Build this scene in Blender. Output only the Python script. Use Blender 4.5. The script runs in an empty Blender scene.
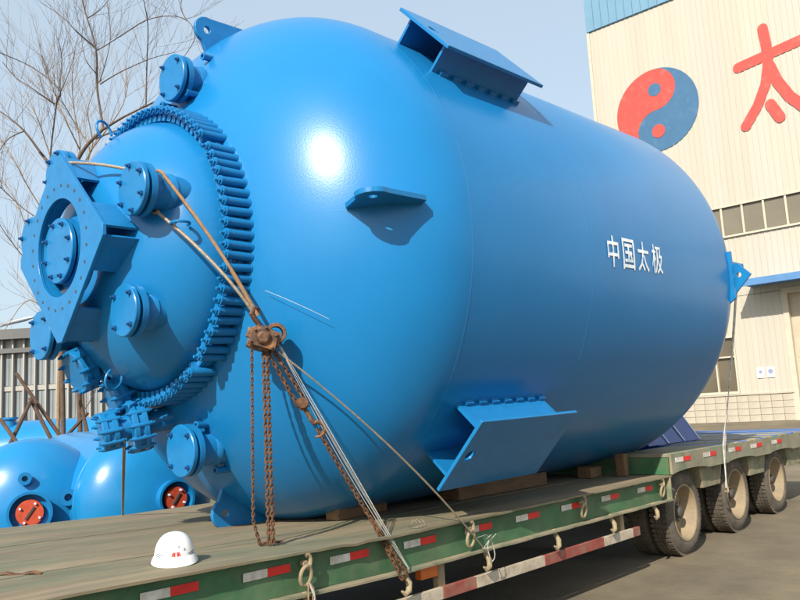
import bpy, bmesh, math, random
from mathutils import Vector, Matrix
random.seed(7)
R_ = math.radians
scn = bpy.context.scene
col = scn.collection

# ------------------------------------------------------------------ camera
cam_d = bpy.data.cameras.new('camera')
cam = bpy.data.objects.new('camera', cam_d)
col.objects.link(cam)
CM = Matrix(((0.67138563, -0.07008971, -0.7377864), (-0.73913638, -0.13589824, -0.65970378), (-0.05402543, 0.98824041, -0.14304598)))
cam.matrix_world = Matrix.Translation((0, 0, 1.85)) @ CM.to_4x4()
cam_d.sensor_width = 36.0
cam_d.lens = 36.0
cam_d.clip_start = 0.1
cam_d.clip_end = 4000
scn.camera = cam

# ------------------------------------------------------------------ sky and sun
SUN_AZ, SUN_EL = R_(-160), R_(35)
sdir = Vector((math.cos(SUN_AZ) * math.cos(SUN_EL), math.sin(SUN_AZ) * math.cos(SUN_EL), math.sin(SUN_EL)))
w = bpy.data.worlds.new('World')
scn.world = w
w.use_nodes = True
wn = w.node_tree.nodes
wn.clear()
wo = wn.new('ShaderNodeOutputWorld')
wb = wn.new('ShaderNodeBackground')
ws = wn.new('ShaderNodeTexSky')
ws.sky_type = 'NISHITA'
ws.sun_disc = False
ws.sun_elevation = SUN_EL
ws.sun_rotation = math.atan2(sdir.x, sdir.y)
ws.air_density = 1.0
ws.dust_density = 3.0
ws.ozone_density = 1.5
wb.inputs['Strength'].default_value = 0.115
wm = wn.new('ShaderNodeMix')          # thin even haze over the whole sky
wm.data_type = 'RGBA'
wm.inputs[0].default_value = 0.5
wm.inputs[7].default_value = (5.7, 6.8, 7.5, 1)
w.node_tree.links.new(ws.outputs[0], wm.inputs[6])
w.node_tree.links.new(wm.outputs[2], wb.inputs[0])
w.node_tree.links.new(wb.outputs[0], wo.inputs[0])
sun_d = bpy.data.lights.new('sun', 'SUN')
sun_d.energy = 5.0
sun_d.angle = R_(0.55)
sun_d.color = (1.0, 0.91, 0.77)
sun = bpy.data.objects.new('sun', sun_d)
sun.rotation_euler = sdir.to_track_quat('Z', 'Y').to_euler()
sun.location = sdir * 60
col.objects.link(sun)
scn.view_settings.view_transform = 'Standard'
scn.view_settings.look = 'None'
scn.view_settings.exposure = 0.45
scn.view_settings.gamma = 1.0
scn.view_settings.use_curve_mapping = False

# ------------------------------------------------------------------ materials
MATS = {}
def mat(name, c, rough=0.6, metal=0.0, var=0.0, vscale=3.0, c2=None, mix2=0.0, s2=2.0, bump=0.0, bscale=40.0, coat=0.0, stretch=None, emis=None, sharp=0.12, spec=None):
    m = bpy.data.materials.new(name)
    m.use_nodes = True
    nt = m.node_tree
    N, L = nt.nodes, nt.links
    b = N['Principled BSDF']
    b.inputs['Roughness'].default_value = rough
    b.inputs['Metallic'].default_value = metal
    if coat:
        b.inputs['Coat Weight'].default_value = coat
        b.inputs['Coat Roughness'].default_value = 0.12
    if spec is not None:
        b.inputs['Specular IOR Level'].default_value = spec
    if emis:
        b.inputs['Emission Color'].default_value = (*emis[:3], 1)
        b.inputs['Emission Strength'].default_value = emis[3]
    tc = N.new('ShaderNodeTexCoord')
    src = tc.outputs['Object']
    if stretch:
        mp = N.new('ShaderNodeMapping')
        mp.inputs['Scale'].default_value = stretch
        L.new(src, mp.inputs[0])
        src = mp.outputs[0]
    colr = None
    def rgb(cc):
        n = N.new('ShaderNodeRGB'); n.outputs[0].default_value = (*cc, 1); return n.outputs[0]
    cur = rgb(c)
    if c2 is not None:
        n = N.new('ShaderNodeTexNoise'); n.inputs['Scale'].default_value = s2; n.inputs['Detail'].default_value = 9; n.inputs['Roughness'].default_value = 0.68
        L.new(src, n.inputs['Vector'])
        r = N.new('ShaderNodeMapRange'); r.inputs['From Min'].default_value = 0.62 - mix2 * 0.35 - sharp; r.inputs['From Max'].default_value = 0.62 - mix2 * 0.35 + sharp
        r.inputs['To Min'].default_value = 0.0; r.inputs['To Max'].default_value = 1.0
        L.new(n.outputs['Fac'], r.inputs['Value'])
        mx = N.new('ShaderNodeMix'); mx.data_type = 'RGBA'
        L.new(r.outputs[0], mx.inputs[0]); L.new(cur, mx.inputs[6]); L.new(rgb(c2), mx.inputs[7])
        cur = mx.outputs[2]
    if var > 0:
        n = N.new('ShaderNodeTexNoise'); n.inputs['Scale'].default_value = vscale; n.inputs['Detail'].default_value = 8; n.inputs['Roughness'].default_value = 0.6
        L.new(src, n.inputs['Vector'])
        r = N.new('ShaderNodeMapRange'); r.inputs['From Min'].default_value = 0.25; r.inputs['From Max'].default_value = 0.75
        r.inputs['To Min'].default_value = 1 - var; r.inputs['To Max'].default_value = 1 + var
        L.new(n.outputs['Fac'], r.inputs['Value'])
        mx = N.new('ShaderNodeVectorMath'); mx.operation = 'SCALE'
        L.new(cur, mx.inputs[0]); L.new(r.outputs[0], mx.inputs['Scale'])
        cur = mx.outputs[0]
    L.new(cur, b.inputs['Base Color'])
    if bump > 0:
        n = N.new('ShaderNodeTexNoise'); n.inputs['Scale'].default_value = bscale; n.inputs['Detail'].default_value = 6
        L.new(src, n.inputs['Vector'])
        bp = N.new('ShaderNodeBump'); bp.inputs['Strength'].default_value = bump; bp.inputs['Distance'].default_value = 0.02
        L.new(n.outputs['Fac'], bp.inputs['Height']); L.new(bp.outputs[0], b.inputs['Normal'])
        if coat: L.new(bp.outputs[0], b.inputs['Coat Normal'])
    MATS[name] = m
    return m

BLUE = (0.008, 0.165, 0.42)
mat('vessel_paint', BLUE, 0.29, var=0.06, vscale=1.3, coat=0.16, bump=0.045, bscale=75, spec=0.3)
mat('fitting_paint', (0.008, 0.155, 0.39), 0.33, var=0.12, vscale=9, coat=0.15, spec=0.3, bump=0.05, bscale=60)
mat('tank_paint', (0.010, 0.18, 0.43), 0.28, var=0.09, vscale=2, coat=0.1, spec=0.4, bump=0.03, bscale=50)
mat('dark_blue_steel', (0.002, 0.08, 0.33), 0.45, var=0.2, vscale=6, bump=0.05)
mat('bolt_steel', (0.012, 0.085, 0.24), 0.35, metal=0.2, var=0.2, vscale=20)
mat('pale_edge', (0.55, 0.62, 0.72), 0.5)
mat('white_letter', (0.78, 0.82, 0.84), 0.5, var=0.12, vscale=18, c2=(0.35, 0.5, 0.7), mix2=0.1, s2=14)
mat('red_cover', (0.42, 0.055, 0.022), 0.55, var=0.25, vscale=18, bump=0.1)
mat('rust_chain', (0.13, 0.062, 0.03), 0.75, metal=0.25, var=0.45, vscale=25, c2=(0.06, 0.03, 0.018), mix2=0.2, s2=18)
mat('hoist_rust', (0.21, 0.10, 0.045), 0.6, metal=0.2, var=0.4, vscale=16, c2=(0.05, 0.028, 0.018), mix2=0.36, s2=11, bump=0.25, bscale=30)
mat('wire_rope', (0.28, 0.235, 0.175), 0.5, metal=0.35, var=0.35, vscale=40, bump=0.3, bscale=180)
mat('sling_rope', (0.27, 0.16, 0.08), 0.7, var=0.35, vscale=22, bump=0.4, bscale=120)
mat('pale_wire', (0.40, 0.40, 0.38), 0.45, metal=0.2, var=0.2, vscale=30)
mat('strap_white', (0.68, 0.67, 0.62), 0.8, var=0.2, vscale=9, c2=(0.35, 0.33, 0.3), mix2=0.25, s2=12)
mat('deck_steel', (0.235, 0.18, 0.115), 0.85, var=0.34, vscale=4.5, c2=(0.115, 0.12, 0.075), mix2=0.34, s2=2.2, bump=0.35, bscale=12, stretch=(0.28, 1.5, 1), sharp=0.14)
mat('green_paint', (0.022, 0.12, 0.05), 0.62, var=0.3, vscale=3.5, c2=(0.10, 0.14, 0.075), mix2=0.28, s2=2.6, bump=0.12, bscale=14, sharp=0.2)
mat('dusty_flange', (0.27, 0.23, 0.155), 0.85, var=0.25, vscale=5, c2=(0.12, 0.15, 0.09), mix2=0.25, s2=4)
mat('dusty_green', (0.16, 0.19, 0.13), 0.8, var=0.3, vscale=4, c2=(0.24, 0.21, 0.15), mix2=0.4, s2=3)
mat('reflector_white', (0.60, 0.58, 0.54), 0.45, var=0.25, vscale=11, c2=(0.36, 0.34, 0.28), mix2=0.2, s2=9)
mat('reflector_red', (0.60, 0.018, 0.014), 0.4, var=0.2, vscale=11)
mat('hook_steel', (0.26, 0.21, 0.13), 0.75, var=0.3, vscale=14, bump=0.2)
mat('lamp_amber', (0.55, 0.13, 0.02), 0.35, var=0.2, vscale=14)
mat('guard_red', (0.25, 0.055, 0.045), 0.7, var=0.3, vscale=7, c2=(0.22, 0.14, 0.10), mix2=0.22, s2=5)
mat('guard_white', (0.52, 0.46, 0.36), 0.75, var=0.25, vscale=6, c2=(0.25, 0.20, 0.15), mix2=0.25, s2=6)
mat('chassis_dark', (0.035, 0.033, 0.030), 0.8, var=0.3, vscale=5)
mat('rubber', (0.042, 0.038, 0.033), 0.88, var=0.3, vscale=6, c2=(0.14, 0.115, 0.085), mix2=0.36, s2=4, bump=0.25, bscale=50, sharp=0.2)
mat('rim_dust', (0.29, 0.225, 0.14), 0.8, var=0.22, vscale=6, c2=(0.17, 0.14, 0.10), mix2=0.22, s2=6)
mat('hub_dark', (0.055, 0.05, 0.045), 0.7, var=0.3, vscale=12)
mat('timber', (0.22, 0.125, 0.062), 0.85, var=0.35, vscale=5, bump=0.5, bscale=24, stretch=(0.6, 3, 3), c2=(0.10, 0.06, 0.035), mix2=0.3, s2=5)
mat('helmet_white', (0.74, 0.74, 0.71), 0.33, var=0.03, vscale=6, coat=0.3)
mat('mark_blue', (0.06, 0.09, 0.22), 0.5)
mat('mark_grey', (0.20, 0.24, 0.36), 0.5)
mat('mark_red', (0.65, 0.03, 0.025), 0.5)
mat('ground_concrete', (0.165, 0.135, 0.088), 0.92, var=0.22, vscale=1.7, c2=(0.115, 0.097, 0.068), mix2=0.30, s2=0.5, bump=0.5, bscale=22, sharp=0.12)
mat('siding_cream', (0.41, 0.395, 0.35), 0.6, var=0.06, vscale=0.5, c2=(0.39, 0.36, 0.29), mix2=0.04, s2=0.9, stretch=(1, 1.6, 0.10), sharp=.25)
mat('fascia_blue', (0.12, 0.25, 0.37), 0.55, var=0.08, vscale=1)
mat('canopy_blue', (0.07, 0.19, 0.40), 0.5, var=0.15, vscale=2)
mat('paint_red', (0.45, 0.055, 0.045), 0.65, var=0.10, vscale=2.2, c2=(0.45, 0.13, 0.10), mix2=-.1, s2=2.4)
mat('paint_blue', (0.032, 0.115, 0.23), 0.65, var=0.08, vscale=2.2, c2=(0.07, 0.17, 0.29), mix2=-.1, s2=2.4)
mat('window_glass', (0.16, 0.145, 0.11), 0.22, var=0.14, vscale=0.5)
mat('window_dark', (0.10, 0.085, 0.06), 0.2, var=0.25, vscale=0.7)
mat('window_frame', (0.46, 0.42, 0.34), 0.6, var=0.1, vscale=3)
mat('tile_cream', (0.38, 0.345, 0.285), 0.5, var=0.12, vscale=1.3)
mat('grout', (0.20, 0.15, 0.10), 0.9)
mat('notice_white', (0.76, 0.75, 0.72), 0.6)
mat('door_steel', (0.42, 0.37, 0.28), 0.6, var=0.15, vscale=1.4)
mat('bark', (0.105, 0.072, 0.052), 0.9, var=0.3, vscale=12, bump=0.4, bscale=30)
mat('bark_pale', (0.24, 0.165, 0.10), 0.9, var=0.3, vscale=12)
mat('stake_wood', (0.075, 0.045, 0.032), 0.9, var=0.3, vscale=8)
mat('office_wall', (0.34, 0.34, 0.33), 0.5, var=0.08, vscale=0.4)
mat('office_glass', (0.20, 0.23, 0.25), 0.2, var=0.25, vscale=0.35)
mat('office_frame', (0.30, 0.30, 0.29), 0.55)
mat('office_slab', (0.10, 0.105, 0.11), 0.7, var=0.1, vscale=0.5)
mat('lamp_metal', (0.30, 0.36, 0.42), 0.4, metal=0.4)
mat('leaf_olive', (0.075, 0.085, 0.028), 0.8, var=0.4, vscale=4)
mat('dry_grass', (0.13, 0.11, 0.05), 0.95, var=0.4, vscale=4)

# ------------------------------------------------------------------ mesh helpers
def frame_from_dir(d):
    d = Vector(d).normalized()
    up = Vector((0, 0, 1)) if abs(d.z) < 0.95 else Vector((1, 0, 0))
    x = up.cross(d).normalized()
    y = d.cross(x)
    return x, y, d

class MB:
    def __init__(s):
        s.v = []; s.f = []; s.T = Matrix.Identity(4)
    def add(s, vs, fs):
        o = len(s.v)
        s.v += [tuple(s.T @ Vector(p)) for p in vs]
        s.f += [tuple(i + o for i in f) for f in fs]
        return s
    def box(s, x0, x1, y0, y1, z0, z1):
        return s.add([(x0, y0, z0), (x1, y0, z0), (x1, y1, z0), (x0, y1, z0), (x0, y0, z1), (x1, y0, z1), (x1, y1, z1), (x0, y1, z1)],
                     [(3, 2, 1, 0), (4, 5, 6, 7), (0, 1, 5, 4), (1, 2, 6, 5), (2, 3, 7, 6), (3, 0, 4, 7)])
    def lathe(s, prof, seg, origin=(0, 0, 0), axis=(0, 0, 1), closed=False, a0=0.0, a1=None):
        # prof: list of (t along axis, radius)
        x, y, d = frame_from_dir(axis); o = Vector(origin)
        n = len(prof); vs = []; fs = []
        full = a1 is None
        ns = seg if full else seg + 1
        for k in range(ns):
            a = a0 + ((2 * math.pi) if full else (a1 - a0)) * k / seg
            e = x * math.cos(a) + y * math.sin(a)
            for t, r in prof:
                vs.append(o + d * t + e * r)
        for k in range(seg):
            k2 = (k + 1) % ns
            for i in range(n - 1 + (1 if closed else 0)):
                j = (i + 1) % n
                fs.append((k * n + i, k2 * n + i, k2 * n + j, k * n + j))
        return s.add(vs, fs)
    def cyl(s, p0, p1, r, seg=12, r1=None):
        p0 = Vector(p0); p1 = Vector(p1); L = (p1 - p0).length
        r1 = r if r1 is None else r1
        x, y, d = frame_from_dir(p1 - p0)
        vs = []
        for p, rr in ((p0, r), (p1, r1)):
            for k in range(seg):
                a = 2 * math.pi * k / seg
                vs.append(p + x * math.cos(a) * rr + y * math.sin(a) * rr)
        fs = [(k, (k + 1) % seg, seg + (k + 1) % seg, seg + k) for k in range(seg)]
        fs += [tuple(reversed(range(seg))), tuple(range(seg, 2 * seg))]
        return s.add(vs, fs)
    def tube(s, pts, r, seg=8, radii=None, closed=False):
        pts = [Vector(p) for p in pts]; n = len(pts); vs = []; fs = []
        prevx = None
        for i, p in enumerate(pts):
            a = pts[(i - 1) % n] if (i > 0 or closed) else p
            b = pts[(i + 1) % n] if (i < n - 1 or closed) else p
            d = (b - a).normalized()
            if prevx is None:
                x, y, d = frame_from_dir(d)
            else:
                x = (prevx - d * prevx.dot(d)).normalized(); y = d.cross(x)
            prevx = x
            rr = radii[i] if radii else r
            for k in range(seg):
                an = 2 * math.pi * k / seg
                vs.append(p + x * math.cos(an) * rr + y * math.sin(an) * rr)
        for i in range(n if closed else n - 1):
            j = (i + 1) % n
            for k in range(seg):
                k2 = (k + 1) % seg
                fs.append((i * seg + k, i * seg + k2, j * seg + k2, j * seg + k))
        if not closed:
            fs += [tuple(reversed(range(seg))), tuple(range((n - 1) * seg, n * seg))]
        return s.add(vs, fs)
    def prism(s, poly, o, ex, ey, ez, h):
        # polygon (u,v) in plane o+u*ex+v*ey, extruded +ez*h
        o, ex, ey, ez = Vector(o), Vector(ex), Vector(ey), Vector(ez); n = len(poly)
        vs = [o + ex * u + ey * v for u, v in poly] + [o + ex * u + ey * v + ez * h for u, v in poly]
        fs = [(i, (i + 1) % n, n + (i + 1) % n, n + i) for i in range(n)]
        fs += [tuple(reversed(range(n))), tuple(range(n, 2 * n))]
        return s.add(vs, fs)
    def plate_hole(s, outer, hc, hr, o, ex, ey, ez, h, seg=32):
        # outer polygon (star-shaped about hc) with a round hole, thickness h
        o, ex, ey, ez = Vector(o), Vector(ex), Vector(ey), Vector(ez)
        def ray(a):
            dx, dy = math.cos(a), math.sin(a); best = None
            for i in range(len(outer)):
                (x0, y0), (x1, y1) = outer[i], outer[(i + 1) % len(outer)]
                x0 -= hc[0]; x1 -= hc[0]; y0 -= hc[1]; y1 -= hc[1]
                den = dx * (y1 - y0) - dy * (x1 - x0)
                if abs(den) < 1e-9: continue
                t = (x0 * (y1 - y0) - y0 * (x1 - x0)) / den
                u = (x0 * dy - y0 * dx) / den
                if t > 0 and -1e-6 <= u <= 1 + 1e-6 and (best is None or t > best): best = t
            return best
        angs = sorted({round(2 * math.pi * k / seg, 6) for k in range(seg)} | {round(math.atan2(y - hc[1], x - hc[0]) % (2 * math.pi), 6) for x, y in outer})
        n = len(angs); vs = []
        for z in (0, h):
            for a in angs:
                t = ray(a) or hr * 1.3
                vs.append(o + ex * (hc[0] + math.cos(a) * t) + ey * (hc[1] + math.sin(a) * t) + ez * z)
            for a in angs:
                vs.append(o + ex * (hc[0] + math.cos(a) * hr) + ey * (hc[1] + math.sin(a) * hr) + ez * z)
        fs = []
        for i in range(n):
            j = (i + 1) % n
            fs.append((i, n + i, n + j, j)); fs.append((2 * n + i, 2 * n + j, 3 * n + j, 3 * n + i))
            fs.append((i, j, 2 * n + j, 2 * n + i)); fs.append((n + j, n + i, 3 * n + i, 3 * n + j))
        return s.add(vs, fs)
    def mesh(s, name, smooth=True, ang=38):
        me = bpy.data.meshes.new(name)
        me.from_pydata(s.v, [], s.f)
        bm = bmesh.new(); bm.from_mesh(me); bmesh.ops.recalc_face_normals(bm, faces=bm.faces); bm.to_mesh(me); bm.free()
        if smooth:
            me.polygons.foreach_set('use_smooth', [True] * len(me.polygons))
            me.set_sharp_from_angle(angle=R_(ang))
        me.update()
        return me
    def build(s, name, m, parent=None, bevel=0.0, smooth=True, ang=38, local=False):
        root = parent
        while root is not None and root.parent is not None: root = root.parent
        if root is not None and not local:
            L = Vector(root.location); s.v = [tuple(Vector(p) - L) for p in s.v]
        return link(name, s.mesh(name, smooth, ang), m, parent, bevel)

def link(name, me, m, parent=None, bevel=0.0):
    o = bpy.data.objects.new(name, me)
    if m is not None and len(me.materials) == 0: me.materials.append(MATS[m])
    col.objects.link(o)
    o.parent = parent
    if bevel > 0:
        b = o.modifiers.new('bevel', 'BEVEL'); b.width = bevel; b.segments = 2; b.limit_method = 'ANGLE'; b.angle_limit = R_(40)
    return o
def tag(o, label, cat, group=None):
    o['label'] = label; o['category'] = cat
    if group: o['group'] = group
    return o
def thing(name, loc, label, cat, group=None):
    o = bpy.data.objects.new(name, None); o.empty_display_size = 0.2
    o.location = loc; col.objects.link(o)
    return tag(o, label, cat, group)
def struct(o): o['kind'] = 'structure'; return o
def stuff(o): o['kind'] = 'stuff'; return o

def glyph_mesh(ch, w_, h_, cuts=6):
    # filled outline of one written character, normalised to a w x h box centred on (0,0)
    cu = bpy.data.curves.new('glyph', 'FONT'); cu.body = ch; cu.offset = .012; cu.resolution_u = 3
    to = bpy.data.objects.new('glyph', cu); col.objects.link(to)
    me = bpy.data.meshes.new_from_object(to.evaluated_get(bpy.context.evaluated_depsgraph_get()))
    bpy.data.objects.remove(to); bpy.data.curves.remove(cu)
    bm = bmesh.new(); bm.from_mesh(me); bpy.data.meshes.remove(me)
    xs = [v.co.x for v in bm.verts]; ys = [v.co.y for v in bm.verts]
    x0, x1, y0, y1 = min(xs), max(xs), min(ys), max(ys)
    for v in bm.verts:
        v.co.x = ((v.co.x - x0) / (x1 - x0) - .5) * w_; v.co.y = ((v.co.y - y0) / (y1 - y0) - .5) * h_; v.co.z = 0
    for k in range(1, cuts):
        y = -h_ / 2 + h_ * k / cuts
        bmesh.ops.bisect_plane(bm, geom=bm.verts[:] + bm.edges[:] + bm.faces[:], plane_co=(0, y, 0), plane_no=(0, 1, 0))
    return bm

# ------------------------------------------------------------------ ground
def gz(x):
    d = max(0.0, min(x, 60) - 9.67)
    return 0.02 * d + 0.0006 * d * d
g = MB()
xs = [-700, -200, -60, -20, -8] + [i * 1.0 for i in range(-4, 62, 2)] + [80, 140, 300, 800]
ys = [-800, -200, -60, -20, -8, 0, 4, 8, 14, 22, 34, 60, 120, 300, 900]
vs = [(x, y, gz(x) if x <= 60 else gz(60)) for x in xs for y in ys]
ny = len(ys)
g.add(vs, [(i * ny + j, (i + 1) * ny + j, (i + 1) * ny + j + 1, i * ny + j + 1) for i in range(len(xs) - 1) for j in range(ny - 1)])
struct(g.build('ground', 'ground_concrete'))
# grass bed under the young trees, behind the stored tanks
g = MB(); g.box(2, 14, 14.5, 19.5, 0.004, 0.05)
struct(g.build('planting_bed', 'dry_grass'))

# ------------------------------------------------------------------ factory building (facade plane x = 34)
XB = 34.0; ZG = 0.86
fb = thing('factory_building', (XB, 8, ZG), 'cream corrugated factory hall with red and blue emblem, blue fascia and window strip', 'building')
wall = MB()
Y0, Y1 = -14.0, 17.2
# corrugated sheet with openings: rows of panels between openings
def corr(y0, y1, z0, z1):
    n = max(1, int(round((y1 - y0) / 0.24))); p = (y1 - y0) / n
    vs = []
    for k in range(n):
        b = y0 + k * p
        for yy, xx in ((b, 0), (b + p * .62, 0), (b + p * .68, -.014), (b + p * .94, -.014)):
            vs.append((XB + xx, yy)); 
    vs.append((XB, y1))
    V = [(x, y, z0) for x, y in vs] + [(x, y, z1) for x, y in vs]; m = len(vs)
    wall.add(V, [(i, i + 1, m + i + 1, m + i) for i in range(m - 1)])
WB0, WB1 = 8.55, 9.86     # strip window
LW = (11.9, 15.4, 2.05, 4.38)   # lower window y0,y1,z0,z1
DR = (5.2, 9.8, 6.0)      # door y0,y1, top
PL = 1.94
corr(Y0, Y1, WB1, 19.8)
corr(Y0, Y1, 6.02, WB0)
corr(LW[1], Y1, PL, 6.0); corr(LW[0], LW[1], LW[3], 6.0); corr(DR[1], LW[0], PL, 6.0); corr(Y0, DR[0], PL, 6.0)
corr(LW[0], LW[1], PL, LW[2] - .04)
wall.build('corrugated_wall', 'siding_cream', fb, smooth=False)
core = MB()
core.box(XB + 24, XB + 24.2, Y0, Y1, ZG - .5, 22); core.box(XB + .35, XB + 24, Y1 - .05, Y1 - .001, ZG - .5, 22); core.box(XB + .35, XB + 24, Y0, Y0 + .05, ZG - .5, 22)
core.box(XB + .05, XB + .34, Y1 - .04, Y1 - .002, ZG - .5, 22); core.box(XB + .35, XB + 24, Y0 + .06, Y1 - .06, 21.9, 22.0)
core.box(XB + .30, XB + .34, Y0, Y1 - .05, ZG - .5, 22)
core.build('side_wall', 'siding_cream', fb, smooth=False)
fas = MB()
n = int((Y1 - Y0) / .4)
for k in range(n):
    y = Y0 + (Y1 - Y0) * k / n; p = (Y1 - Y0) / n
    fas.box(XB - .09, XB + .04, y + .01, y + p - .01, 19.78, 22.4)
fas.box(XB - .05, XB + .045, Y0, Y1 + .03, 19.75, 22.38)
fas.build('fascia', 'fascia_blue', fb, smooth=False)
tr = MB(); tr.box(XB - .06, XB + .05, Y1 - .1, Y1 + .04, PL, 19.74)
tr.build('corner_trim', 'window_frame', fb)
# strip window: each pane and mullion
k = 0
y = 11.84 + .86 * 6
while y > -2:
    ya = y - .86
    p = MB(); p.box(XB + .06, XB + .075, ya + .05, min(y, Y1 - .1) - .05, WB0 + .1, WB1 - .06)
    p.build('pane', 'window_glass', fb, smooth=False)
    p = MB(); p.box(XB - .03, XB + .09, ya - .04, ya + .04, WB0 + .06, WB1 - .04)
    p.build('mullion', 'window_frame', fb, smooth=False)
    y = ya
p = MB(); p.box(XB - .10, XB + .09, Y0, Y1 - .1, WB0 - .03, WB0 + .055)
p.build('window_sill', 'window_frame', fb, smooth=False)
p = MB(); p.box(XB - .06, XB + .09, Y0, Y1 - .1, WB1 - .035, WB1 + .02)
p.build('window_head', 'window_frame', fb, smooth=False)
# lower window
lw = MB()
for a, b, c, d in ((LW[0], LW[0] + .07, LW[2], LW[3]), (LW[1] - .07, LW[1], LW[2], LW[3]), (LW[0], LW[1], LW[2] - .05, LW[2] + .05), (LW[0], LW[1], LW[3] - .06, LW[3] + .02), (LW[0] + .07, LW[1] - .07, 3.50, 3.56)):
    lw.box(XB - .04 - .002 * (c % 1), XB + .11, a, b, c, d)
for yy in (12.75, 13.65, 14.5): lw.box(XB - .03, XB + .10, yy - .03, yy + .03, LW[2] + .05, LW[3] - .06)
lwo = lw.build('window', 'window_frame', fb, smooth=False)
for ya, yb in ((11.97, 12.72), (12.78, 13.62), (13.68, 14.47), (14.53, 15.33)):
    for za, zb in ((2.1, 3.5), (3.56, 4.32)):
        p = MB(); p.box(XB + .10, XB + .115, ya, yb, za, zb); p.build('pane', 'window_dark', lwo, smooth=False)
# tiled plinth
pl = MB(); pl.box(XB - .03, XB + .25, DR[1], Y1, ZG - .6, PL - .02)
pl.box(XB - .03, XB + .25, Y0, DR[0], ZG - .6, PL - .02)
plo = pl.build('plinth', 'grout', fb, smooth=False)
cap = MB(); cap.box(XB - .09, XB + .05, DR[1], Y1 + .02, PL - .018, PL + .05)
cap.build('plinth_cap', 'tile_cream', fb, smooth=False)
tm = MB(); tm.box(-.015, .0, -.215, .215, -.125, .125); tme = tm.mesh('tile', False); tme.materials.append(MATS['tile_cream'])
for rI in range(4):
    yy = DR[1] + .23
    while yy < 16.9:
        t = bpy.data.objects.new('tile', tme); col.objects.link(t); t.parent = plo
        t.location = (XB - .032 - XB + random.uniform(-.004, .002), yy - 8, PL - .17 - rI * .265 - ZG)
        yy += .45
# canopy and door
c = MB(); c.box(XB - 1.5, XB - .031, 3.0, 10.95, 6.28, 6.42); c.box(XB - 1.53, XB - 1.5, 2.98, 10.97, 6.18, 6.46)
c.build('canopy', 'canopy_blue', fb, bevel=.01)
d = MB(); d.box(XB + .2, XB + .24, DR[0], DR[1], ZG - .2, DR[2]); do = d.build('door', 'door_steel', fb, smooth=False)
fr = MB(); fr.box(XB - .05, XB + .2, DR[1] - .16, DR[1] + .06, ZG - .2, DR[2] + .1); fr.box(XB - .05, XB + .2, DR[0] - .06, DR[0] + .16, ZG - .2, DR[2] + .1); fr.box(XB - .048, XB + .2, DR[0] + .16, DR[1] - .16, DR[2] - .14, DR[2] + .09)
fr.build('door_frame', 'window_frame', do, smooth=False)
for kk in range(4):
    ya = DR[1] - .2 - kk * 1.05
    for za, zb in ((1.0, 3.2), (3.3, 5.75)):
        p = MB(); p.box(XB + .185, XB + .2, ya - .98, ya, za, zb); p.build('door_panel', 'door_steel', do, bevel=.01, smooth=False)
for yy, mk in ((10.99, 'mark_blue'), (10.6, 'canopy_blue')):
    p = MB(); p.box(XB - .05, XB - .033, yy - .15, yy + .15, 2.58, 3.0); no = p.build('notice', 'notice_white', fb, smooth=False)
    p = MB(); p.cyl((XB - .0505, yy, 2.82), (XB - .054, yy, 2.82), .07 if mk == 'mark_blue' else .10, 16)
    p.build('notice_print', 'mark_grey', no, smooth=False)
# painted emblem: two swirls with dots
def emblem_poly(r, side):
    # side=+1: region bounded by the left outer arc and the S curve
    pts = []
    for k in range(41):
        a = math.pi / 2 + side * math.pi * k / 40
        pts.append((r * math.cos(a), r * math.sin(a)))          # u>0 means right in the view
    S = []
    for k in range(1, 21):    # from bottom (0,-r) up to centre, bulging left
        a = -math.pi / 2 + math.pi * k / 20
        S.append((-r / 2 * math.cos(a), -r / 2 + r / 2 * math.sin(a)))
    for k in range(1, 20):    # centre to top, bulging right
        a = -math.pi / 2 + math.pi * k / 20
        S.append((r / 2 * math.cos(a), r / 2 + r / 2 * math.sin(a)))
    return pts + S
EY, EZ = 14.16, 14.93
rot = 0.0
def emb(o, poly):
    q = [(u * math.cos(rot) - v * math.sin(rot), u * math.sin(rot) + v * math.cos(rot)) for u, v in poly]
    return q
def tri_prism(poly, x0, x1):
    # concave polygon, triangulated by bmesh
    bm = bmesh.new()
    vsx = [bm.verts.new((x0, EY - u, EZ + v)) for u, v in poly]
    f = bm.faces.new(vsx)
    f.normal_update()
    bmesh.ops.triangulate(bm, faces=[f], ngon_method='EAR_CLIP')
    r = bmesh.ops.extrude_face_region(bm, geom=bm.faces[:])
    for e in r['geom']:
        if isinstance(e, bmesh.types.BMVert): e.co.x = x1
    bmesh.ops.recalc_face_normals(bm, faces=bm.faces)
    m = MB(); m.v = [tuple(v.co) for v in bm.verts]
    bm.verts.index_update(); m.f = [tuple(v.index for v in f.verts) for f in bm.faces]; bm.free()
    return m
def disc(u, v, r): return [(u + r * math.cos(2 * math.pi * k / 28), v + r * math.sin(2 * math.pi * k / 28)) for k in range(28)]
tri_prism([(1.93 * math.cos(2 * math.pi * k / 72), 1.93 * math.sin(2 * math.pi * k / 72)) for k in range(72)], XB - .031, XB - .036).build('painted_emblem', 'paint_blue', fb, smooth=False)
tri_prism(emblem_poly(1.93, 1), XB - .037, XB - .044).build('painted_swirl', 'paint_red', fb, smooth=False)
tri_prism(emb(None, disc(0.0, .96, .30)), XB - .048, XB - .056).build('painted_dot', 'paint_blue', fb, smooth=False)
tri_prism(emb(None, disc(0.0, -1.0, .31)), XB - .048, XB - .056).build('painted_dot', 'paint_red', fb, smooth=False)
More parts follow.
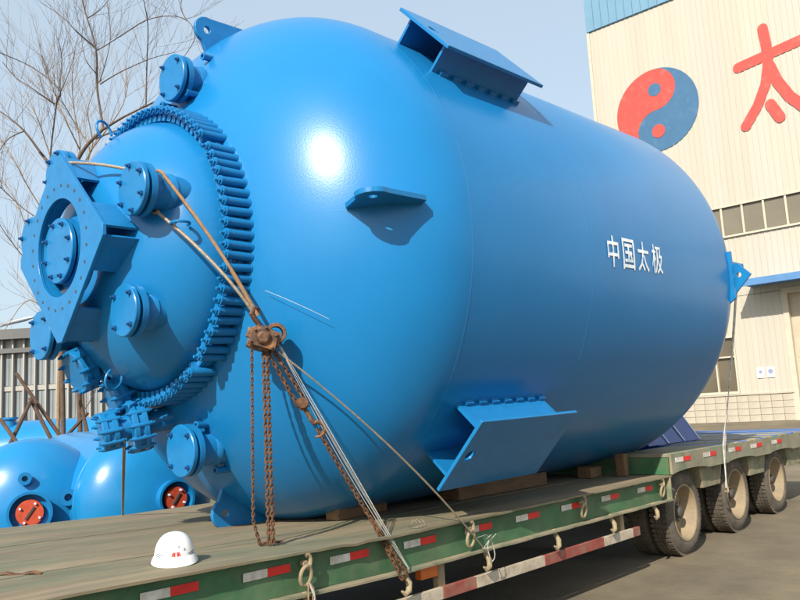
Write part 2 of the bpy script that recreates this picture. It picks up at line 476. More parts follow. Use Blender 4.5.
# painted character: five brush strokes
def stroke(pts, wd, x0):
    L, Rr = [], []
    pts = [Vector((p[0], p[1])) for p in pts]
    out = []
    n = len(pts)
    for i, p in enumerate(pts):
        d = (pts[min(i + 1, n - 1)] - pts[max(i - 1, 0)]).normalized(); nn = Vector((-d.y, d.x))
        L.append(p + nn * wd / 2); Rr.append(p - nn * wd / 2)
    d1 = (pts[-1] - pts[-2]).normalized(); d0 = (pts[0] - pts[1]).normalized()
    def capx(c, d):
        a0 = math.atan2(d.y, d.x); return [c + Vector((math.cos(a0 + a), math.sin(a0 + a))) * wd / 2 for a in (R_(60), R_(30), 0, R_(-30), R_(-60))]
    poly = L + capx(pts[-1], d1) + Rr[::-1] + capx(pts[0], d0)
    return tri_prism([(EY - p.x, p.y - EZ) for p in poly], x0, x0 - .004)
for i, (pts, wd) in enumerate((([(10.45, 15.66), (9.2, 15.82), (7.35, 16.06)], .44), ([(9.30, 17.0), (9.24, 16.2), (9.26, 15.4), (9.45, 14.6), (9.85, 13.8), (10.42, 13.05)], .42),
                   ([(9.2, 15.3), (9.0, 14.6), (8.6, 13.8), (7.9, 12.95)], .44), ([(9.36, 13.7), (9.06, 13.05)], .44))):
    stroke(pts, wd, XB - .032 - .0045 * i).build('painted_stroke', 'paint_red', fb, smooth=False)

# ------------------------------------------------------------------ office building far left
oA, oB = Vector((16.0, 71.2, 0)), Vector((40.0, 44.8, 0))
od = (oB - oA).normalized(); on_ = Vector((od.y, -od.x, 0))
if on_.dot(Vector((-1, -1, 0))) < 0: on_ = -on_
ob = thing('office_building', (oA + oB) / 2, 'pale glazed office block with vertical columns and dark flat roof behind the trees', 'building')
def OP(t, h, dpt): return oA + od * t + on_ * dpt + Vector((0, 0, h))
def obox(t0, t1, h0, h1, d0, d1):
    m = MB(); m.add([OP(t, h, d) for t in (t0, t1) for h in (h0, h1) for d in (d0, d1)], [(0, 1, 3, 2), (4, 6, 7, 5), (0, 4, 5, 1), (2, 3, 7, 6), (0, 2, 6, 4), (1, 5, 7, 3)]); return m
OL = (oB - oA).length
obox(0, OL, 0, 9.0, -14, 0).build('wall', 'office_wall', ob, smooth=False)
obox(-.8, OL + .8, 9.01, 9.75, -14.5, .9).build('roof', 'office_slab', ob, smooth=False)
obox(-.8, OL + .8, 8.0, 8.35, .05, .55).build('beam', 'office_slab', ob, smooth=False)
for hh in (2.6, 5.2):
    obox(0, OL, hh, hh + .35, .02, .16).build('spandrel', 'office_frame', ob, smooth=False)
t = .3
while t < OL - 1:
    obox(t, t + .12, 0, 9.0, .05, .4).build('column', 'office_frame', ob, smooth=False)
    for h0, h1 in ((.3, 2.55), (3.0, 5.15), (5.6, 7.95)):
        obox(t + .16, t + .46, h0, h1, .01, .05).build('pane', 'office_glass', ob, smooth=False)
        obox(t + .5, t + .78, h0, h1, .01, .05).build('pane', 'office_glass', ob, smooth=False)
    t += .82

# ------------------------------------------------------------------ street lamp
sl = thing('street_lamp', (11.55, 31.7, 0), 'grey street lamp head reaching out beside the roofline at left', 'street lamp')
m = MB(); m.tube([(11.3, 32.0, 0), (11.3, 32.0, 3), (11.3, 32.0, 5.4), (11.45, 31.8, 5.75), (12.2, 30.92, 6.02)], .06, 10, radii=[.09, .075, .06, .045, .035]); m.build('pole', 'lamp_metal', sl)
m = MB()
lp = [Vector((12.15, 30.98, 6.0)), Vector((12.4, 30.68, 6.10)), Vector((12.75, 30.27, 6.2)), Vector((12.95, 30.03, 6.25))]
m.tube(lp, .1, 10, radii=[.04, .085, .09, .04]); m.build('lamp_head', 'lamp_metal', sl)

# ------------------------------------------------------------------ nozzle builder used on all vessels
def rotz_to(d): return Vector(d).to_track_quat('Z', 'Y').to_matrix().to_4x4()
def place(me, name, M, parent, m=None):
    o = bpy.data.objects.new(name, me); col.objects.link(o); o.parent = parent; o.matrix_local = M
    if m and len(me.materials) == 0: me.materials.append(MATS[m])
    return o
BOLT = MB(); BOLT.cyl((0, 0, -.05), (0, 0, .035), .010, 8); BOLT.cyl((0, 0, .0), (0, 0, .016), .019, 6)
BOLT_ME = BOLT.mesh('bolt'); BOLT_ME.materials.append(MATS['bolt_steel'])
def nozzle(parent, base, d, pr, L, fr, disc_r, nb, mt='fitting_paint', cover_mat=None, a0=.4, gap=.028):
    """pipe stub with flange, blind cover disc and bolts; base/d in the parent's frame"""
    M = Matrix.Translation(base) @ rotz_to(d)
    b = MB(); b.lathe([(-.25, pr), (L - .075, pr), (L - .07, fr), (L - .03, fr), (L - .03, pr * .6)], 36)
    b.lathe([(-.25 + .25 - .02, pr * 1.08), (.015, pr * 1.06), (.03, pr)], 36)
    o = place(b.mesh('nozzle'), 'nozzle', M, parent, mt)
    c = MB(); c.lathe([(L - .03 + gap, 0.0001), (L - .03 + gap, pr * .9), (L - .03 + gap, disc_r), (L + gap - .002, disc_r), (L + gap + .004, disc_r - .006), (L + gap + .004, .0001)], 40)
    c.lathe([(L - .03, pr * .9), (L - .03 + gap, pr * .9)], 30)
    place(c.mesh('cover_disc'), 'cover_disc', Matrix.Identity(4), o, cover_mat or mt)
    for k in range(nb):
        a = a0 + 2 * math.pi * k / nb
        place(BOLT_ME, 'bolt', Matrix.Translation((math.cos(a) * disc_r * .84, math.sin(a) * disc_r * .84, L + gap + .004)), o)
    return o

# ------------------------------------------------------------------ the big vessel
A = Vector((1, -.03, .019)).normalized(); O = Vector((6, 5.753, 3.308)); RT = 2.309
E1 = Vector((0, -1, 0)); E1 = (E1 - A * E1.dot(A)).normalized(); E2 = E1.cross(A)
if E2.z < 0: E2 = -E2
S0, S1, H0, H1 = -1.18, 3.603, 1.425, 1.193
vs_ = thing('pressure_vessel', (0, 0, 0), 'huge glossy blue pressure vessel lying on the green flatbed trailer', 'vessel')
vs_.matrix_world = Matrix.Translation(O - E2 * RT) @ Matrix((A, -E1, E2)).transposed().to_4x4()
def V(s, a, b): return Vector((s, -a, b + RT))
AX = Vector((1, 0, 0))
def VB(mb, name, m, parent=None, bevel=0, ang=38): return mb.build(name, m, parent or vs_, bevel=bevel, ang=ang, local=True)
def rad(s):
    if s < S0: return RT * math.sqrt(max(0, 1 - ((S0 - s) / H0) ** 2))
    if s > S1: return RT * math.sqrt(max(0, 1 - ((s - S1) / H1) ** 2))
    return RT
def lathe_s(prof, seg, closed=False):
    # lathe around the vessel axis: prof (s, r)
    b = MB(); n = len(prof); vs = []; fs = []
    for k in range(seg):
        a = 2 * math.pi * k / seg
        vs += [V(s, math.cos(a) * r, math.sin(a) * r) for s, r in prof]
    for k in range(seg):
        k2 = (k + 1) % seg
        for i in range(n if closed else n - 1):
            j = (i + 1) % n; fs.append((k * n + i, k2 * n + i, k2 * n + j, k * n + j))
    return b.add(vs, fs)
prof = []
th0 = math.asin(1.10 / RT)
for k in range(41):
    a = th0 + (math.pi / 2 - th0) * k / 40
    prof.append((S0 - H0 * math.cos(a), RT * math.sin(a)))
for k in range(1, 12): prof.append((S0 + (S1 - S0) * k / 12, RT))
for k in range(41):
    a = math.pi / 2 * k / 40
    prof.append((S1 + H1 * math.sin(a), max(RT * math.cos(a), .0005)))
prof = [(-2.50, 1.06), (-2.49, 1.10)] + prof
VB(lathe_s(prof, 160), 'shell', 'vessel_paint')
for s in (S0, 0.56):
    VB(lathe_s([(s - .014, RT - .002), (s - .006, RT + .0016), (s + .006, RT + .0016), (s + .014, RT - .002)], 160), 'weld_seam', 'vessel_paint')
# flange pair and domed cover
VB(lathe_s([(-2.425, 1.04), (-2.425, 1.165), (-2.435, 1.17), (-2.475, 1.17), (-2.48, 1.165), (-2.48, 1.04)], 128), 'body_flange', 'vessel_paint')
cv = [(-2.486, 1.04), (-2.486, 1.165), (-2.53, 1.165), (-2.536, 1.155), (-2.536, 1.125), (-2.52, 1.11)]
for k in range(0, 31):
    a = math.pi / 2 * k / 30
    cv.append((-2.46 - .72 * math.sin(a), max(1.11 * math.cos(a), .0005)))
cv = [p for p in cv[:6]] + [p for p in cv[6:] if p[0] < -2.525]
cover = VB(lathe_s(cv, 128), 'cover', 'vessel_paint')
cl = MB()
cl.cyl((-.105, 0, 0), (.075, 0, 0), .033, 12); cl.cyl((-.125, 0, 0), (-.105, 0, 0), .026, 6); cl.cyl((-.15, 0, 0), (-.125, 0, 0), .012, 8)
cl.cyl((.075, 0, 0), (.105, 0, 0), .024, 6); cl.cyl((.105, 0, 0), (.125, 0, 0), .012, 8)
cl.cyl((-.112, 0, 0), (-.10, 0, 0), .037, 12); cl.cyl((.066, 0, 0), (.078, 0, 0), .037, 12)
cl.box(-.085, .055, -.022, .022, -.085, -.02)
clm = cl.mesh('clamp'); clm.materials.append(MATS['fitting_paint'])
NC = 92
for k in range(NC):
    if k % 23 == 9: continue
    a = 2 * math.pi * (k + .5) / NC + random.uniform(-.005, .005)
    M = Matrix.Translation(V(-2.478, math.cos(a) * 1.195, math.sin(a) * 1.195)) @ Matrix.Rotation(math.atan2(math.sin(a), -math.cos(a)) - math.pi / 2, 4, 'X') @ Matrix.Rotation(random.uniform(-.04, .04), 4, 'Z') @ Matrix.Diagonal((1.18, 1, 1, 1))
    place(clm, 'clamp', M, vs_)
def dome_s(r): return -2.46 - .72 * math.sqrt(max(0, 1 - (r / 1.11) ** 2))
NEG = Vector((-1, 0, 0))
def cov_noz(a, b, s, pr, fr, nb, a0=.4):
    r = math.hypot(a, b); base = dome_s(min(r, 1.0)) + .02
    return nozzle(vs_, V(base, a, b), NEG, pr, base - s - .03, fr, fr, nb, 'fitting_paint', a0=a0)
cov_noz(.84, .29, -3.14, .135, .195, 6, .6)
cov_noz(.62, -.55, -3.11, .13, .19, 4, .8)
cov_noz(-.26, .66, -3.20, .135, .195, 6, .2)
cov_noz(-.80, .23, -3.19, .13, .19, 5)
cov_noz(-.60, -.60, -3.20, .13, .20, 4, .8)
# agitator mounting plate: diamond plate with round opening
SP = -3.27
hd = .76
outer = []
for k, (u, v) in enumerate(((1, 0), (0, 1), (-1, 0), (0, -1))):
    c = .05
    u2, v2 = -v, u
    outer.append(((u - c * u - c * u2) * hd, (v - c * v - c * v2) * hd)); outer.append(((u - c * u + c * u2) * hd, (v - c * v + c * v2) * hd))
pm = MB(); pm.plate_hole(outer, (0, 0), .375, V(SP - .03, 0, 0), (0, -1, 0), (0, 0, 1), (1, 0, 0), .03, 48)
mp = VB(pm, 'mounting_plate', 'fitting_paint', bevel=.004)
rm = MB(); rm.lathe([(SP + .001, .376), (SP + .09, .376), (SP + .09, .392), (SP + .001, .392)], 48, origin=(0, 0, RT), axis=(1, 0, 0), closed=True)
VB(rm, 'plate_collar', 'fitting_paint', mp)
hm = MB(); hm.cyl((0, 0, 0), (.004, 0, 0), .0125, 10); hme = hm.mesh('bolt_hole'); hme.materials.append(MATS['hub_dark'])
for k in range(24):
    a = 2 * math.pi * (k + .5) / 24
    place(hme, 'bolt_hole', Matrix.Translation(V(SP - .0325, math.cos(a) * .475, math.sin(a) * .475)), mp)
# gusseted corner legs of the plate
for k in range(4):
    a = math.pi / 2 * k
    u = Vector((math.cos(a), math.sin(a))); t = Vector((-math.sin(a), math.cos(a)))
    leg = MB()
    for sg in (-1, 1):
        p0 = u * (hd * .93) + t * sg * .04
        p1 = p0 + (-u + t * sg).normalized() * .30
        for (q0, q1) in ((p0, p1),):
            nrm = (u + t * sg).normalized() * -.02
            quad = []
            for q in (q0, q1):
                sb = dome_s(min(q.length, 1.05)) + .04
                quad.append((q, sb))
            vs = []
            for off in (Vector((0, 0)), nrm):
                vs += [V(SP + .001, quad[0][0].x + off.x, quad[0][0].y + off.y), V(SP + .001, quad[1][0].x + off.x, quad[1][0].y + off.y),
                       V(quad[1][1], quad[1][0].x + off.x, quad[1][0].y + off.y), V(quad[0][1], quad[0][0].x + off.x, quad[0][0].y + off.y)]
            leg.add(vs, [(0, 1, 2, 3), (7, 6, 5, 4), (0, 4, 5, 1), (1, 5, 6, 2), (2, 6, 7, 3), (3, 7, 4, 0)])
    VB(leg, 'plate_leg', 'fitting_paint', mp)
# nozzle seen through the plate's opening
nozzle(vs_, V(-3.17, -.10, 0.0), NEG, .19, .07, .255, .255, 8, 'fitting_paint', a0=.3, gap=.02)
# bolted bottom outlets with clamped flanges
def clamped(base, d, stages, pr, L):
    M = Matrix.Translation(base) @ rotz_to(d)
    b = MB(); b.cyl((0, 0, -.25), (0, 0, L), pr, 24)
    o = place(b.mesh('outlet'), 'outlet', M, vs_, 'fitting_paint')
    for z, fr, nb in stages:
        f = MB(); f.lathe([(z - .065, pr * .8), (z - .065, fr * 1.0), (z - .055, fr * 1.06), (z - .02, fr * 1.06), (z - .014, fr * .97), (z + .014, fr * .97), (z + .02, fr * 1.06), (z + .055, fr * 1.06), (z + .065, fr * 1.0), (z + .065, pr * .8)], 36)
        f.lathe([(z + .065, fr * .8), (z + .067, .0001)], 32)
        place(f.mesh('outlet_flange'), 'outlet_flange', Matrix.Identity(4), o, 'fitting_paint')
        for k in range(nb):
            a = 2 * math.pi * k / nb
            c = MB(); c.lathe([(z - .085, .0005), (z - .085, .017), (z - .066, .019), (z - .05, .021), (z + .05, .021), (z + .066, .019), (z + .085, .017), (z + .085, .0005)], 10, origin=(fr * .99, 0, 0)); c.cyl((fr * .99, 0, z - .105), (fr * .99, 0, z + .105), .010, 8)
            place(c.mesh('flange_clamp'), 'flange_clamp', Matrix.Rotation(a, 4, 'Z'), o, 'fitting_paint')
    return o
clamped(V(-2.75, -.48, -.82), (-1, .0, -.42), ((.18, .17, 9),), .11, .24)
clamped(V(-2.36, -.14, -1.33), (-1, .30, -.16), ((.24, .205, 12), (.46, .14, 9)), .10, .50)
clamped(V(-2.56, -.30, -1.08), (-1, .15, -.35), ((.14, .13, 8),), .085, .18)
# lifting eyes bent from bar
def eye(pos, nrm, tan, r=.075):
    nrm = Vector(nrm).normalized(); tan = Vector(tan).normalized()
    pts = [Vector(pos) + tan * math.cos(a) * r + nrm * (math.sin(a) * r * 1.15 + .02) for a in [R_(-35 + 250 * k / 14) for k in range(15)]]
    b = MB(); b.tube(pts, .011, 8); VB(b, 'lifting_eye', 'fitting_paint')
eye(V(-2.86, -.10, 1.02), (-.45, 0, 1), (1, .4, .45))
eye(V(-2.87, .0, -.98), (-.5, 0, -1), (1, .3, -.4))
eye(V(-2.86, 1.0, .03), (-.5, -1, 0), (1, -.5, .0), .065)
# head nozzles and stub pipes
nozzle(vs_, V(-2.25, .31, 1.46), NEG, .14, .2, .195, .195, 4, 'fitting_paint', a0=.75)
nozzle(vs_, V(-2.20, .27, -1.59), NEG, .14, .25, .205, .205, 4, 'fitting_paint', a0=.75)
for s, a, b in ((-2.17, .35, 1.71), (-2.395, .43, 1.31), (-2.47, .17, 1.26), (-2.362, .36, -1.40), (-2.162, .30, -1.77)):
    p = MB(); p.lathe([(.40, .028), (-.0, .028), (-.01, .033), (-.03, .033), (-.03, .018), (.05, .018)], 16, origin=V(s, a, b), axis=(1, 0, 0))
    VB(p, 'stub_pipe', 'fitting_paint')
# lifting lugs: rounded plates with an eye hole
def lug(theta, mirror=False, ds=0.0):
    pts = [(-1.42, 2.14), (-1.50, 2.285)]
    cx, cy, rr = -1.92, 2.16, .125
    for k in range(9):
        a = R_(72 + 170 * k / 8); pts.append((cx + rr * math.cos(a), cy + rr * math.sin(a)))
    pts += [(-1.90, 1.86), (-1.6, 1.95)]
    hc = (cx + ds, cy)
    pts = [(p_[0] + ds, p_[1]) for p_ in pts]
    if mirror: pts = [(S1 - (s - S0) * .84, r + .0) for s, r in pts][::-1]; hc = (S1 - (cx - S0) * .84, cy)
    e = Vector((0, -math.cos(theta), math.sin(theta))); t = Vector((0, math.sin(theta), math.cos(theta)))
    b = MB(); b.plate_hole(pts, hc, .036, Vector((0, 0, RT)) - t * .02, (1, 0, 0), e, t, .04, 24)
    return VB(b, 'lifting_lug', 'fitting_paint', bevel=.004)
for th, ds in ((90, 0), (2.5, -.15), (-90, 0)): lug(R_(th), ds=ds)
lug(R_(2), True)
# right-hand support block beside the far lug
b = MB()
for s, a, z0, z1 in ((3.72, 2.335, -.46, .20),):
    b.add([V(s, 2.2, z0), V(s, a, z0 + .1), V(s, a, z1), V(s, 2.2, z1), V(s + .04, 2.2, z0), V(s + .04, a, z0 + .1), V(s + .04, a, z1), V(s + .04, 2.2, z1)], [(0, 1, 2, 3), (7, 6, 5, 4), (0, 4, 5, 1), (1, 5, 6, 2), (2, 6, 7, 3), (3, 7, 4, 0)])
VB(b, 'stiffener_plate', 'fitting_paint')
b = MB(); b.plate_hole([(2.18, .06), (2.36, .06), (2.50, -.09), (2.18, -.42)], (2.36, -.08), .03, V(3.84, 0, 0), (0, -1, 0), (0, 0, 1), (1, 0, 0), .03, 20)
VB(b, 'lug_gusset', 'fitting_paint')
# support brackets: outer plate on two gussets
def bracket(theta, off):
    e = Vector((0, -math.cos(theta), math.sin(theta))); e = Vector((0, math.cos(theta), math.sin(theta)))  # local y = -a
    t = Vector((0, -math.sin(theta), math.cos(theta)))
    C0 = Vector((0, 0, RT))
    holder = MB()
    outerp = [(-1.05, -.36), (.30, -.36), (.30, .36), (-1.05, .36)]
    near = 1 if theta > 0 else -1
    holder.plate_hole(outerp, (-.93, 0), .055, C0 + e * off, (1, 0, 0), t, e, .03, 24)
    br = VB(holder, 'support_bracket', 'fitting_paint', bevel=.004)
    for tt in (-.25, .25):
        r0 = math.sqrt(RT ** 2 - (abs(tt) + .02) ** 2) - .02
        gm = MB(); gm.prism([(-.98, r0), (.20, r0), (.20, off - .001), (-.98, off - .001)], C0 + t * (tt - .0125), (1, 0, 0), e, t, .025)
        VB(gm, 'gusset', 'fitting_paint', br)
        for k in range(7):
            s = -.90 + k * .17; sd = 1 if tt > 0 else -1
            q = tt + sd * .0135; rr = math.sqrt(RT ** 2 - (q + sd * .03) ** 2)
            pm_ = MB(); pm_.prism([(s, rr - .02), (s + .09, rr - .02), (s + .09, rr + .035), (s, rr + .035)], C0 + t * min(q, q + sd * .03), (1, 0, 0), e, t, .03)
            VB(pm_, 'weld_pad', 'fitting_paint', br)
    return br
bracket(math.pi - R_(180 - 137), 2.53)
bracket(R_(-137), 2.58)
# white lettering on the shell
for i, ch in enumerate('中国太极'):
    bm = glyph_mesh(ch, .235 if i != 0 else .21, .30)
    sc = .925 + i * .298
    for v in bm.verts:
        ph = math.asin((v.co.y - .055) / RT) + .0
        x = sc + v.co.x
        v.co = V(x, math.cos(ph) * (RT + .006), math.sin(ph) * (RT + .006))
    me = bpy.data.meshes.new('character'); bm.to_mesh(me); bm.free()
    link('character', me, 'white_letter', vs_)

# ------------------------------------------------------------------ trailer
TR = thing('flatbed_trailer', (9, 5.93, 0), 'long green low-bed trailer carrying the blue vessel, three axles at the right', 'trailer')
YN, YF = 4.06, 7.80
def dz(x): return 1.0 + .055 * max(0.0, min(1.0, (4.4 - x) / 2.2))
NXD = 44
X0d, X1d = -1.2, 9.1
edges = [YN, 4.86, 5.58, 6.33, 7.28, YF]
for k in range(5):
    b = MB(); ya, yb = edges[k] + (.004 if k else 0), edges[k + 1] - .004
    vs, fs = [], []
    nseg = 90
    for i in range(nseg + 1):
        x = X0d + (X1d - X0d) * i / nseg
        wob = random.uniform(-.006, .006); lip = (random.uniform(-.003, .002) - (.008 if random.random() < .03 else 0)) if k == 0 else 0
        z = dz(x) + (k % 2) * .003
        y0e = ya + (random.uniform(-.004, .003) if k == 0 else 0); y1e = yb + (random.uniform(-.006, .012) if k == 4 else 0)
        vs += [(x, y0e, z - .016 + lip), (x, y0e, z + lip), (x, ya + (yb - ya) * .12, z + wob * .3), (x, (ya + yb) / 2, z + wob * .5), (x, y1e, z), (x, y1e, z - .016)]
    for i in range(nseg):
        for j in range(5): fs.append((i * 6 + j, (i + 1) * 6 + j, (i + 1) * 6 + j + 1, i * 6 + j + 1))
    fs += [tuple(range(6)), tuple(nseg * 6 + j for j in reversed(range(6)))]
    b.add(vs, fs); b.build('deck_plate', 'deck_steel', TR, ang=50)
# side beams
def side(y_face, y_in, nm):
    b = MB(); vs, fs = [], []
    n = 60
    lo, hi = min(y_face, y_in), max(y_face, y_in)
    for i in range(n + 1):
        x = X0d + (9.02 - X0d) * i / n; z1 = dz(x) - .02; z0 = dz(x) - .262; w = random.uniform(-.002, .002)
        vs += [(x, y_face + w, z0), (x, y_face + w, z1), (x, y_in, z1), (x, y_in, z0)]
    for i in range(n):
        for j in range(4): fs.append((i * 4 + j, (i + 1) * 4 + j, (i + 1) * 4 + (j + 1) % 4, i * 4 + (j + 1) % 4))
    fs += [(0, 1, 2, 3), tuple(n * 4 + j for j in (3, 2, 1, 0))]
    b.add(vs, fs); sb = b.build('side_beam', 'green_paint', TR, ang=30)
    f = MB(); vs, fs = [], []
    sg = -1 if y_in > y_face else 1
    for i in range(n + 1):
        x = X0d + (9.06 - X0d) * i / n; z = dz(x) - .262; w = random.uniform(-.002, .002)
        e = y_face + sg * .085 + random.uniform(-.003, .003)
        vs += [(x, e, z - .018 + w), (x, e, z - .002 + w), (x, y_in - sg * .04, z - .002), (x, y_in - sg * .04, z - .018)]
    for i in range(n):
        for j in range(4): fs.append((i * 4 + j, (i + 1) * 4 + j, (i + 1) * 4 + (j + 1) % 4, i * 4 + (j + 1) % 4))
    fs += [(0, 1, 2, 3), tuple(n * 4 + j for j in (3, 2, 1, 0))]
    f.add(vs, fs); f.build('bottom_flange', 'dusty_flange', TR, ang=30)
    return sb
side(4.135, 4.18, 'near'); side(7.73, 7.68, 'far')
b = MB(); b.box(9.025, 9.045, 4.056, 4.3, .735, .985); b.build('end_plate', 'dusty_flange', TR)
# reflector strips
def refl(x, z, L, y=4.130, h=.052):
    b = MB(); b.box(x, x + L * .5, y - .004, y, z - h / 2, z + h / 2); o = b.build('reflector_white', 'reflector_white', TR, smooth=False)
    b = MB(); b.box(x + L * .5 + .001, x + L, y - .004, y, z - h / 2, z + h / 2); b.build('reflector_red', 'reflector_red', TR, smooth=False)
for x in (1.0, 1.69, 2.37, 3.055, 3.77, 4.51, 5.25, 5.98, 6.74, 7.52, 8.33): refl(x, dz(x + .2) - .10, .37)
# S-hooks on the face and open hooks below the flange
def tie_ring(x):
    z = dz(x) - .10
    pts = [Vector((x + .045 * math.cos(a), 4.075 - .012 * math.sin(a), z - .055 + .062 * math.sin(a))) for a in [2 * math.pi * k / 16 for k in range(16)]]
    b = MB(); b.tube(pts, .013, 8, closed=True)
    p2 = [Vector((x + .012 + .028 * math.cos(a), 4.07, z + .035 + .042 * math.sin(a))) for a in [R_(-120 + 240 * k / 12) for k in range(13)]]
    b.tube(p2, .014, 8); b.cyl((x + .01, 4.08, z + .02), (x + .01, 4.12, z + .02), .02, 10)
    b.build('tie_ring', 'hook_steel', TR)
for x in (1.75, 3.507, 5.25, 7.057, 8.835): tie_ring(x)
def low_hook(x):
    z = dz(x) - .28
    pts = [(x + .02, 4.11, z + .02), (x + .02, 4.09, z - .03), (x + .028, 4.065, z - .075), (x + .01, 4.055, z - .125), (x - .03, 4.055, z - .14), (x - .062, 4.06, z - .115)]
    b = MB(); b.tube(pts, .016, 8, radii=[.02, .022, .024, .023, .019, .008]); b.build('tie_hook', 'hook_steel', TR)
for x in (2.5, 3.5, 4.45, 5.44, 6.52, 7.6, 8.6): low_hook(x)
b = MB(); b.box(4.68, 4.88, 4.12, 4.19, .62, .71); b.build('marker_lamp', 'lamp_amber', TR, bevel=.008)
for gx_ in (2.2, 4.9, 7.9):
    b = MB(); b.box(gx_, gx_ + .08, 4.14, 4.20, .47, .735); b.build('guard_bracket', 'hook_steel', TR, bevel=.004)
gx = [1.5, 2.4, 3.3, 4.2, 4.9, 5.33, 6.35, 7.455, 8.09, 8.25]
for i in range(len(gx) - 1):
    b = MB(); b.box(gx[i] + .001, gx[i + 1] - .001, 4.10, 4.138, .445, .535)
    b.build('guard_rail_segment', 'guard_red' if i % 2 == 0 else 'guard_white', TR, bevel=.003)
# chassis
b = MB()
for y in (5.0, 6.8):
    b.box(-1.1, 9.0, y - .09, y + .09, .5, .975); b.box(9.0, 15.3, y - .09, y + .09, .72, .97)
for x in [-.8 + k * 1.2 for k in range(9)]: b.box(x, x + .1, 4.2, 7.68, .80, .97)
b.build('chassis_beams', 'chassis_dark', TR)
# raised rear deck
b = MB()
arch = [(9.12, 1.235), (15.4, 1.235), (15.4, 1.02)]
for xc in (13.1, 11.4, 9.67):
    if xc < 13.5: arch += [(xc + .62, 1.005)]
    for k in range(9):
        a = R_(20 + 140 * k / 8); arch.append((xc + .58 * math.cos(a), .985 + .055 * math.sin(a)))
    arch += [(xc - .62 if xc > 9.8 else 9.12, 1.005)]
def rearside(y0, y1):
    bm = bmesh.new(); f = bm.faces.new([bm.verts.new((x, y0, z)) for x, z in arch]); f.normal_update(); bmesh.ops.triangulate(bm, faces=[f], ngon_method='EAR_CLIP')
    r = bmesh.ops.extrude_face_region(bm, geom=bm.faces[:])
    for e in r['geom']:
        if isinstance(e, bmesh.types.BMVert): e.co.y = y1
    m = MB(); bm.verts.index_update(); m.v = [tuple(v.co) for v in bm.verts]; m.f = [tuple(v.index for v in f.verts) for f in bm.faces]; bm.free()
    m.build('rear_side_plate', 'dusty_green', TR, smooth=False)
rearside(4.06, 4.09); rearside(7.77, 7.80)
for ya, yb in ((4.092, 4.78), (7.0, 7.768)):
    b = MB(); b.box(9.12, 10.8, ya, yb, 1.20, 1.242); b.build('rear_deck_plate', 'dusty_green', TR, bevel=.006)
b = MB(); b.box(9.118, 9.15, 4.1, 7.7, 1.002, 1.198); b.build('step_plate', 'green_paint', TR)
x = 10.83; i = 0
while x < 15.3:
    b = MB(); zt = 1.246 + random.uniform(-.004, .01); b.box(x, x + .17, 4.07 + random.uniform(0, .03), 7.77, zt - .07, zt)
    b.build('deck_slat', 'dark_blue_steel' if i % 3 == 0 else 'dusty_green', TR, bevel=.008); x += .235; i += 1
for x, L in ((9.22, .44), (10.06, .42), (10.92, .46), (11.76, .46), (12.66, .46)): refl(x, 1.16, L, y=4.058, h=.055)
# mud panels between the wheels
for xa, xb, xc, xd in ((10.20, 10.78, 10.90, 10.12), (11.92, 12.5, 12.62, 11.84), (13.65, 14.25, 14.35, 13.58)):
    b = MB(); b.prism([(xa, .74), (xb, .74), (xc, 1.02), (xd, 1.02)], (0, 4.16, 0), (1, 0, 0), (0, 0, 1), (0, 1, 0), .5)
    b.build('mud_panel', 'dusty_flange', TR, bevel=.006)
# wheels
def wheel_meshes():
    t = MB(); Ro, Ri, W = .5, .325, .27
    t.lathe([(.03, Ri), (.012, Ri + .02), (-.006, Ri + .07), (.006, Ro - .06), (.028, Ro - .018), (.055, Ro - .004), (W - .055, Ro - .004), (W - .028, Ro - .018), (W - .006, Ro - .06), (W + .006, Ri + .07), (W - .03, Ri)], 72, axis=(0, 1, 0))
    for k in range(52):
        a = 2 * math.pi * k / 52; t.T = Matrix.Rotation(a, 4, 'Y')
        for y0, y1, off in ((.03, .085, 0), (.19, .24, .0)):
            t.box(-.020, .020, y0, y1, Ro - .02, Ro + .012)
        t.box(-.024, .024, .10, .132, Ro - .02, Ro + .008); t.box(-.024, .024, .142, .175, Ro - .02, Ro + .008)
    t.T = Matrix.Identity(4)
    tm = t.mesh('tyre'); tm.materials.append(MATS['rubber'])
    r = MB(); r.lathe([(.020, .332), (.012, .340), (.004, .332), (.010, .314), (.05, .300), (.13, .288), (.175, .27), (.185, .23), (.155, .18), (.155, .10)], 56, axis=(0, 1, 0))
    r.lathe([(.26, .30), (.16, .285)], 56, axis=(0, 1, 0))
    rm = r.mesh('rim'); rm.materials.append(MATS['rim_dust'])
    h = MB(); h.lathe([(.18, .115), (.148, .115), (.14, .085), (.09, .07), (.065, .065), (.055, .05), (.052, .0005)], 28, axis=(0, 1, 0))
    hm = h.mesh('hub'); hm.materials.append(MATS['hub_dark'])
    n = MB(); n.cyl((0, .16, 0), (0, .125, 0), .015, 6); nm = n.mesh('wheel_nut'); nm.materials.append(MATS['rim_dust'])
    o = MB(); o.cyl((0, .190, 0), (0, .1735, 0), .026, 12); om = o.mesh('hand_hole'); om.materials.append(MATS['hub_dark'])
    return tm, rm, hm, nm, om
TM, RM, HM, NM, OM = wheel_meshes()
def wheel(x, y, z, flip, full):
    o = bpy.data.objects.new('wheel', TM); col.objects.link(o); o.parent = TR; o.name = 'wheel'
    M = Matrix.Translation(Vector((x, y, z)) - Vector(TR.location)) @ Matrix.Rotation(math.pi if flip else 0, 4, 'Z') @ Matrix.Rotation(random.uniform(0, 6), 4, 'Y')
    o.matrix_local = M
    place(RM, 'rim', Matrix.Identity(4), o); place(HM, 'hub', Matrix.Identity(4), o)
    if full:
        for k in range(10):
            a = 2 * math.pi * k / 10; place(NM, 'wheel_nut', Matrix.Translation((math.cos(a) * .135, 0, math.sin(a) * .135)), o)
        for k in range(8):
            a = 2 * math.pi * (k + .5) / 8; place(OM, 'hand_hole', Matrix.Translation((math.cos(a) * .225, 0, math.sin(a) * .225)), o)
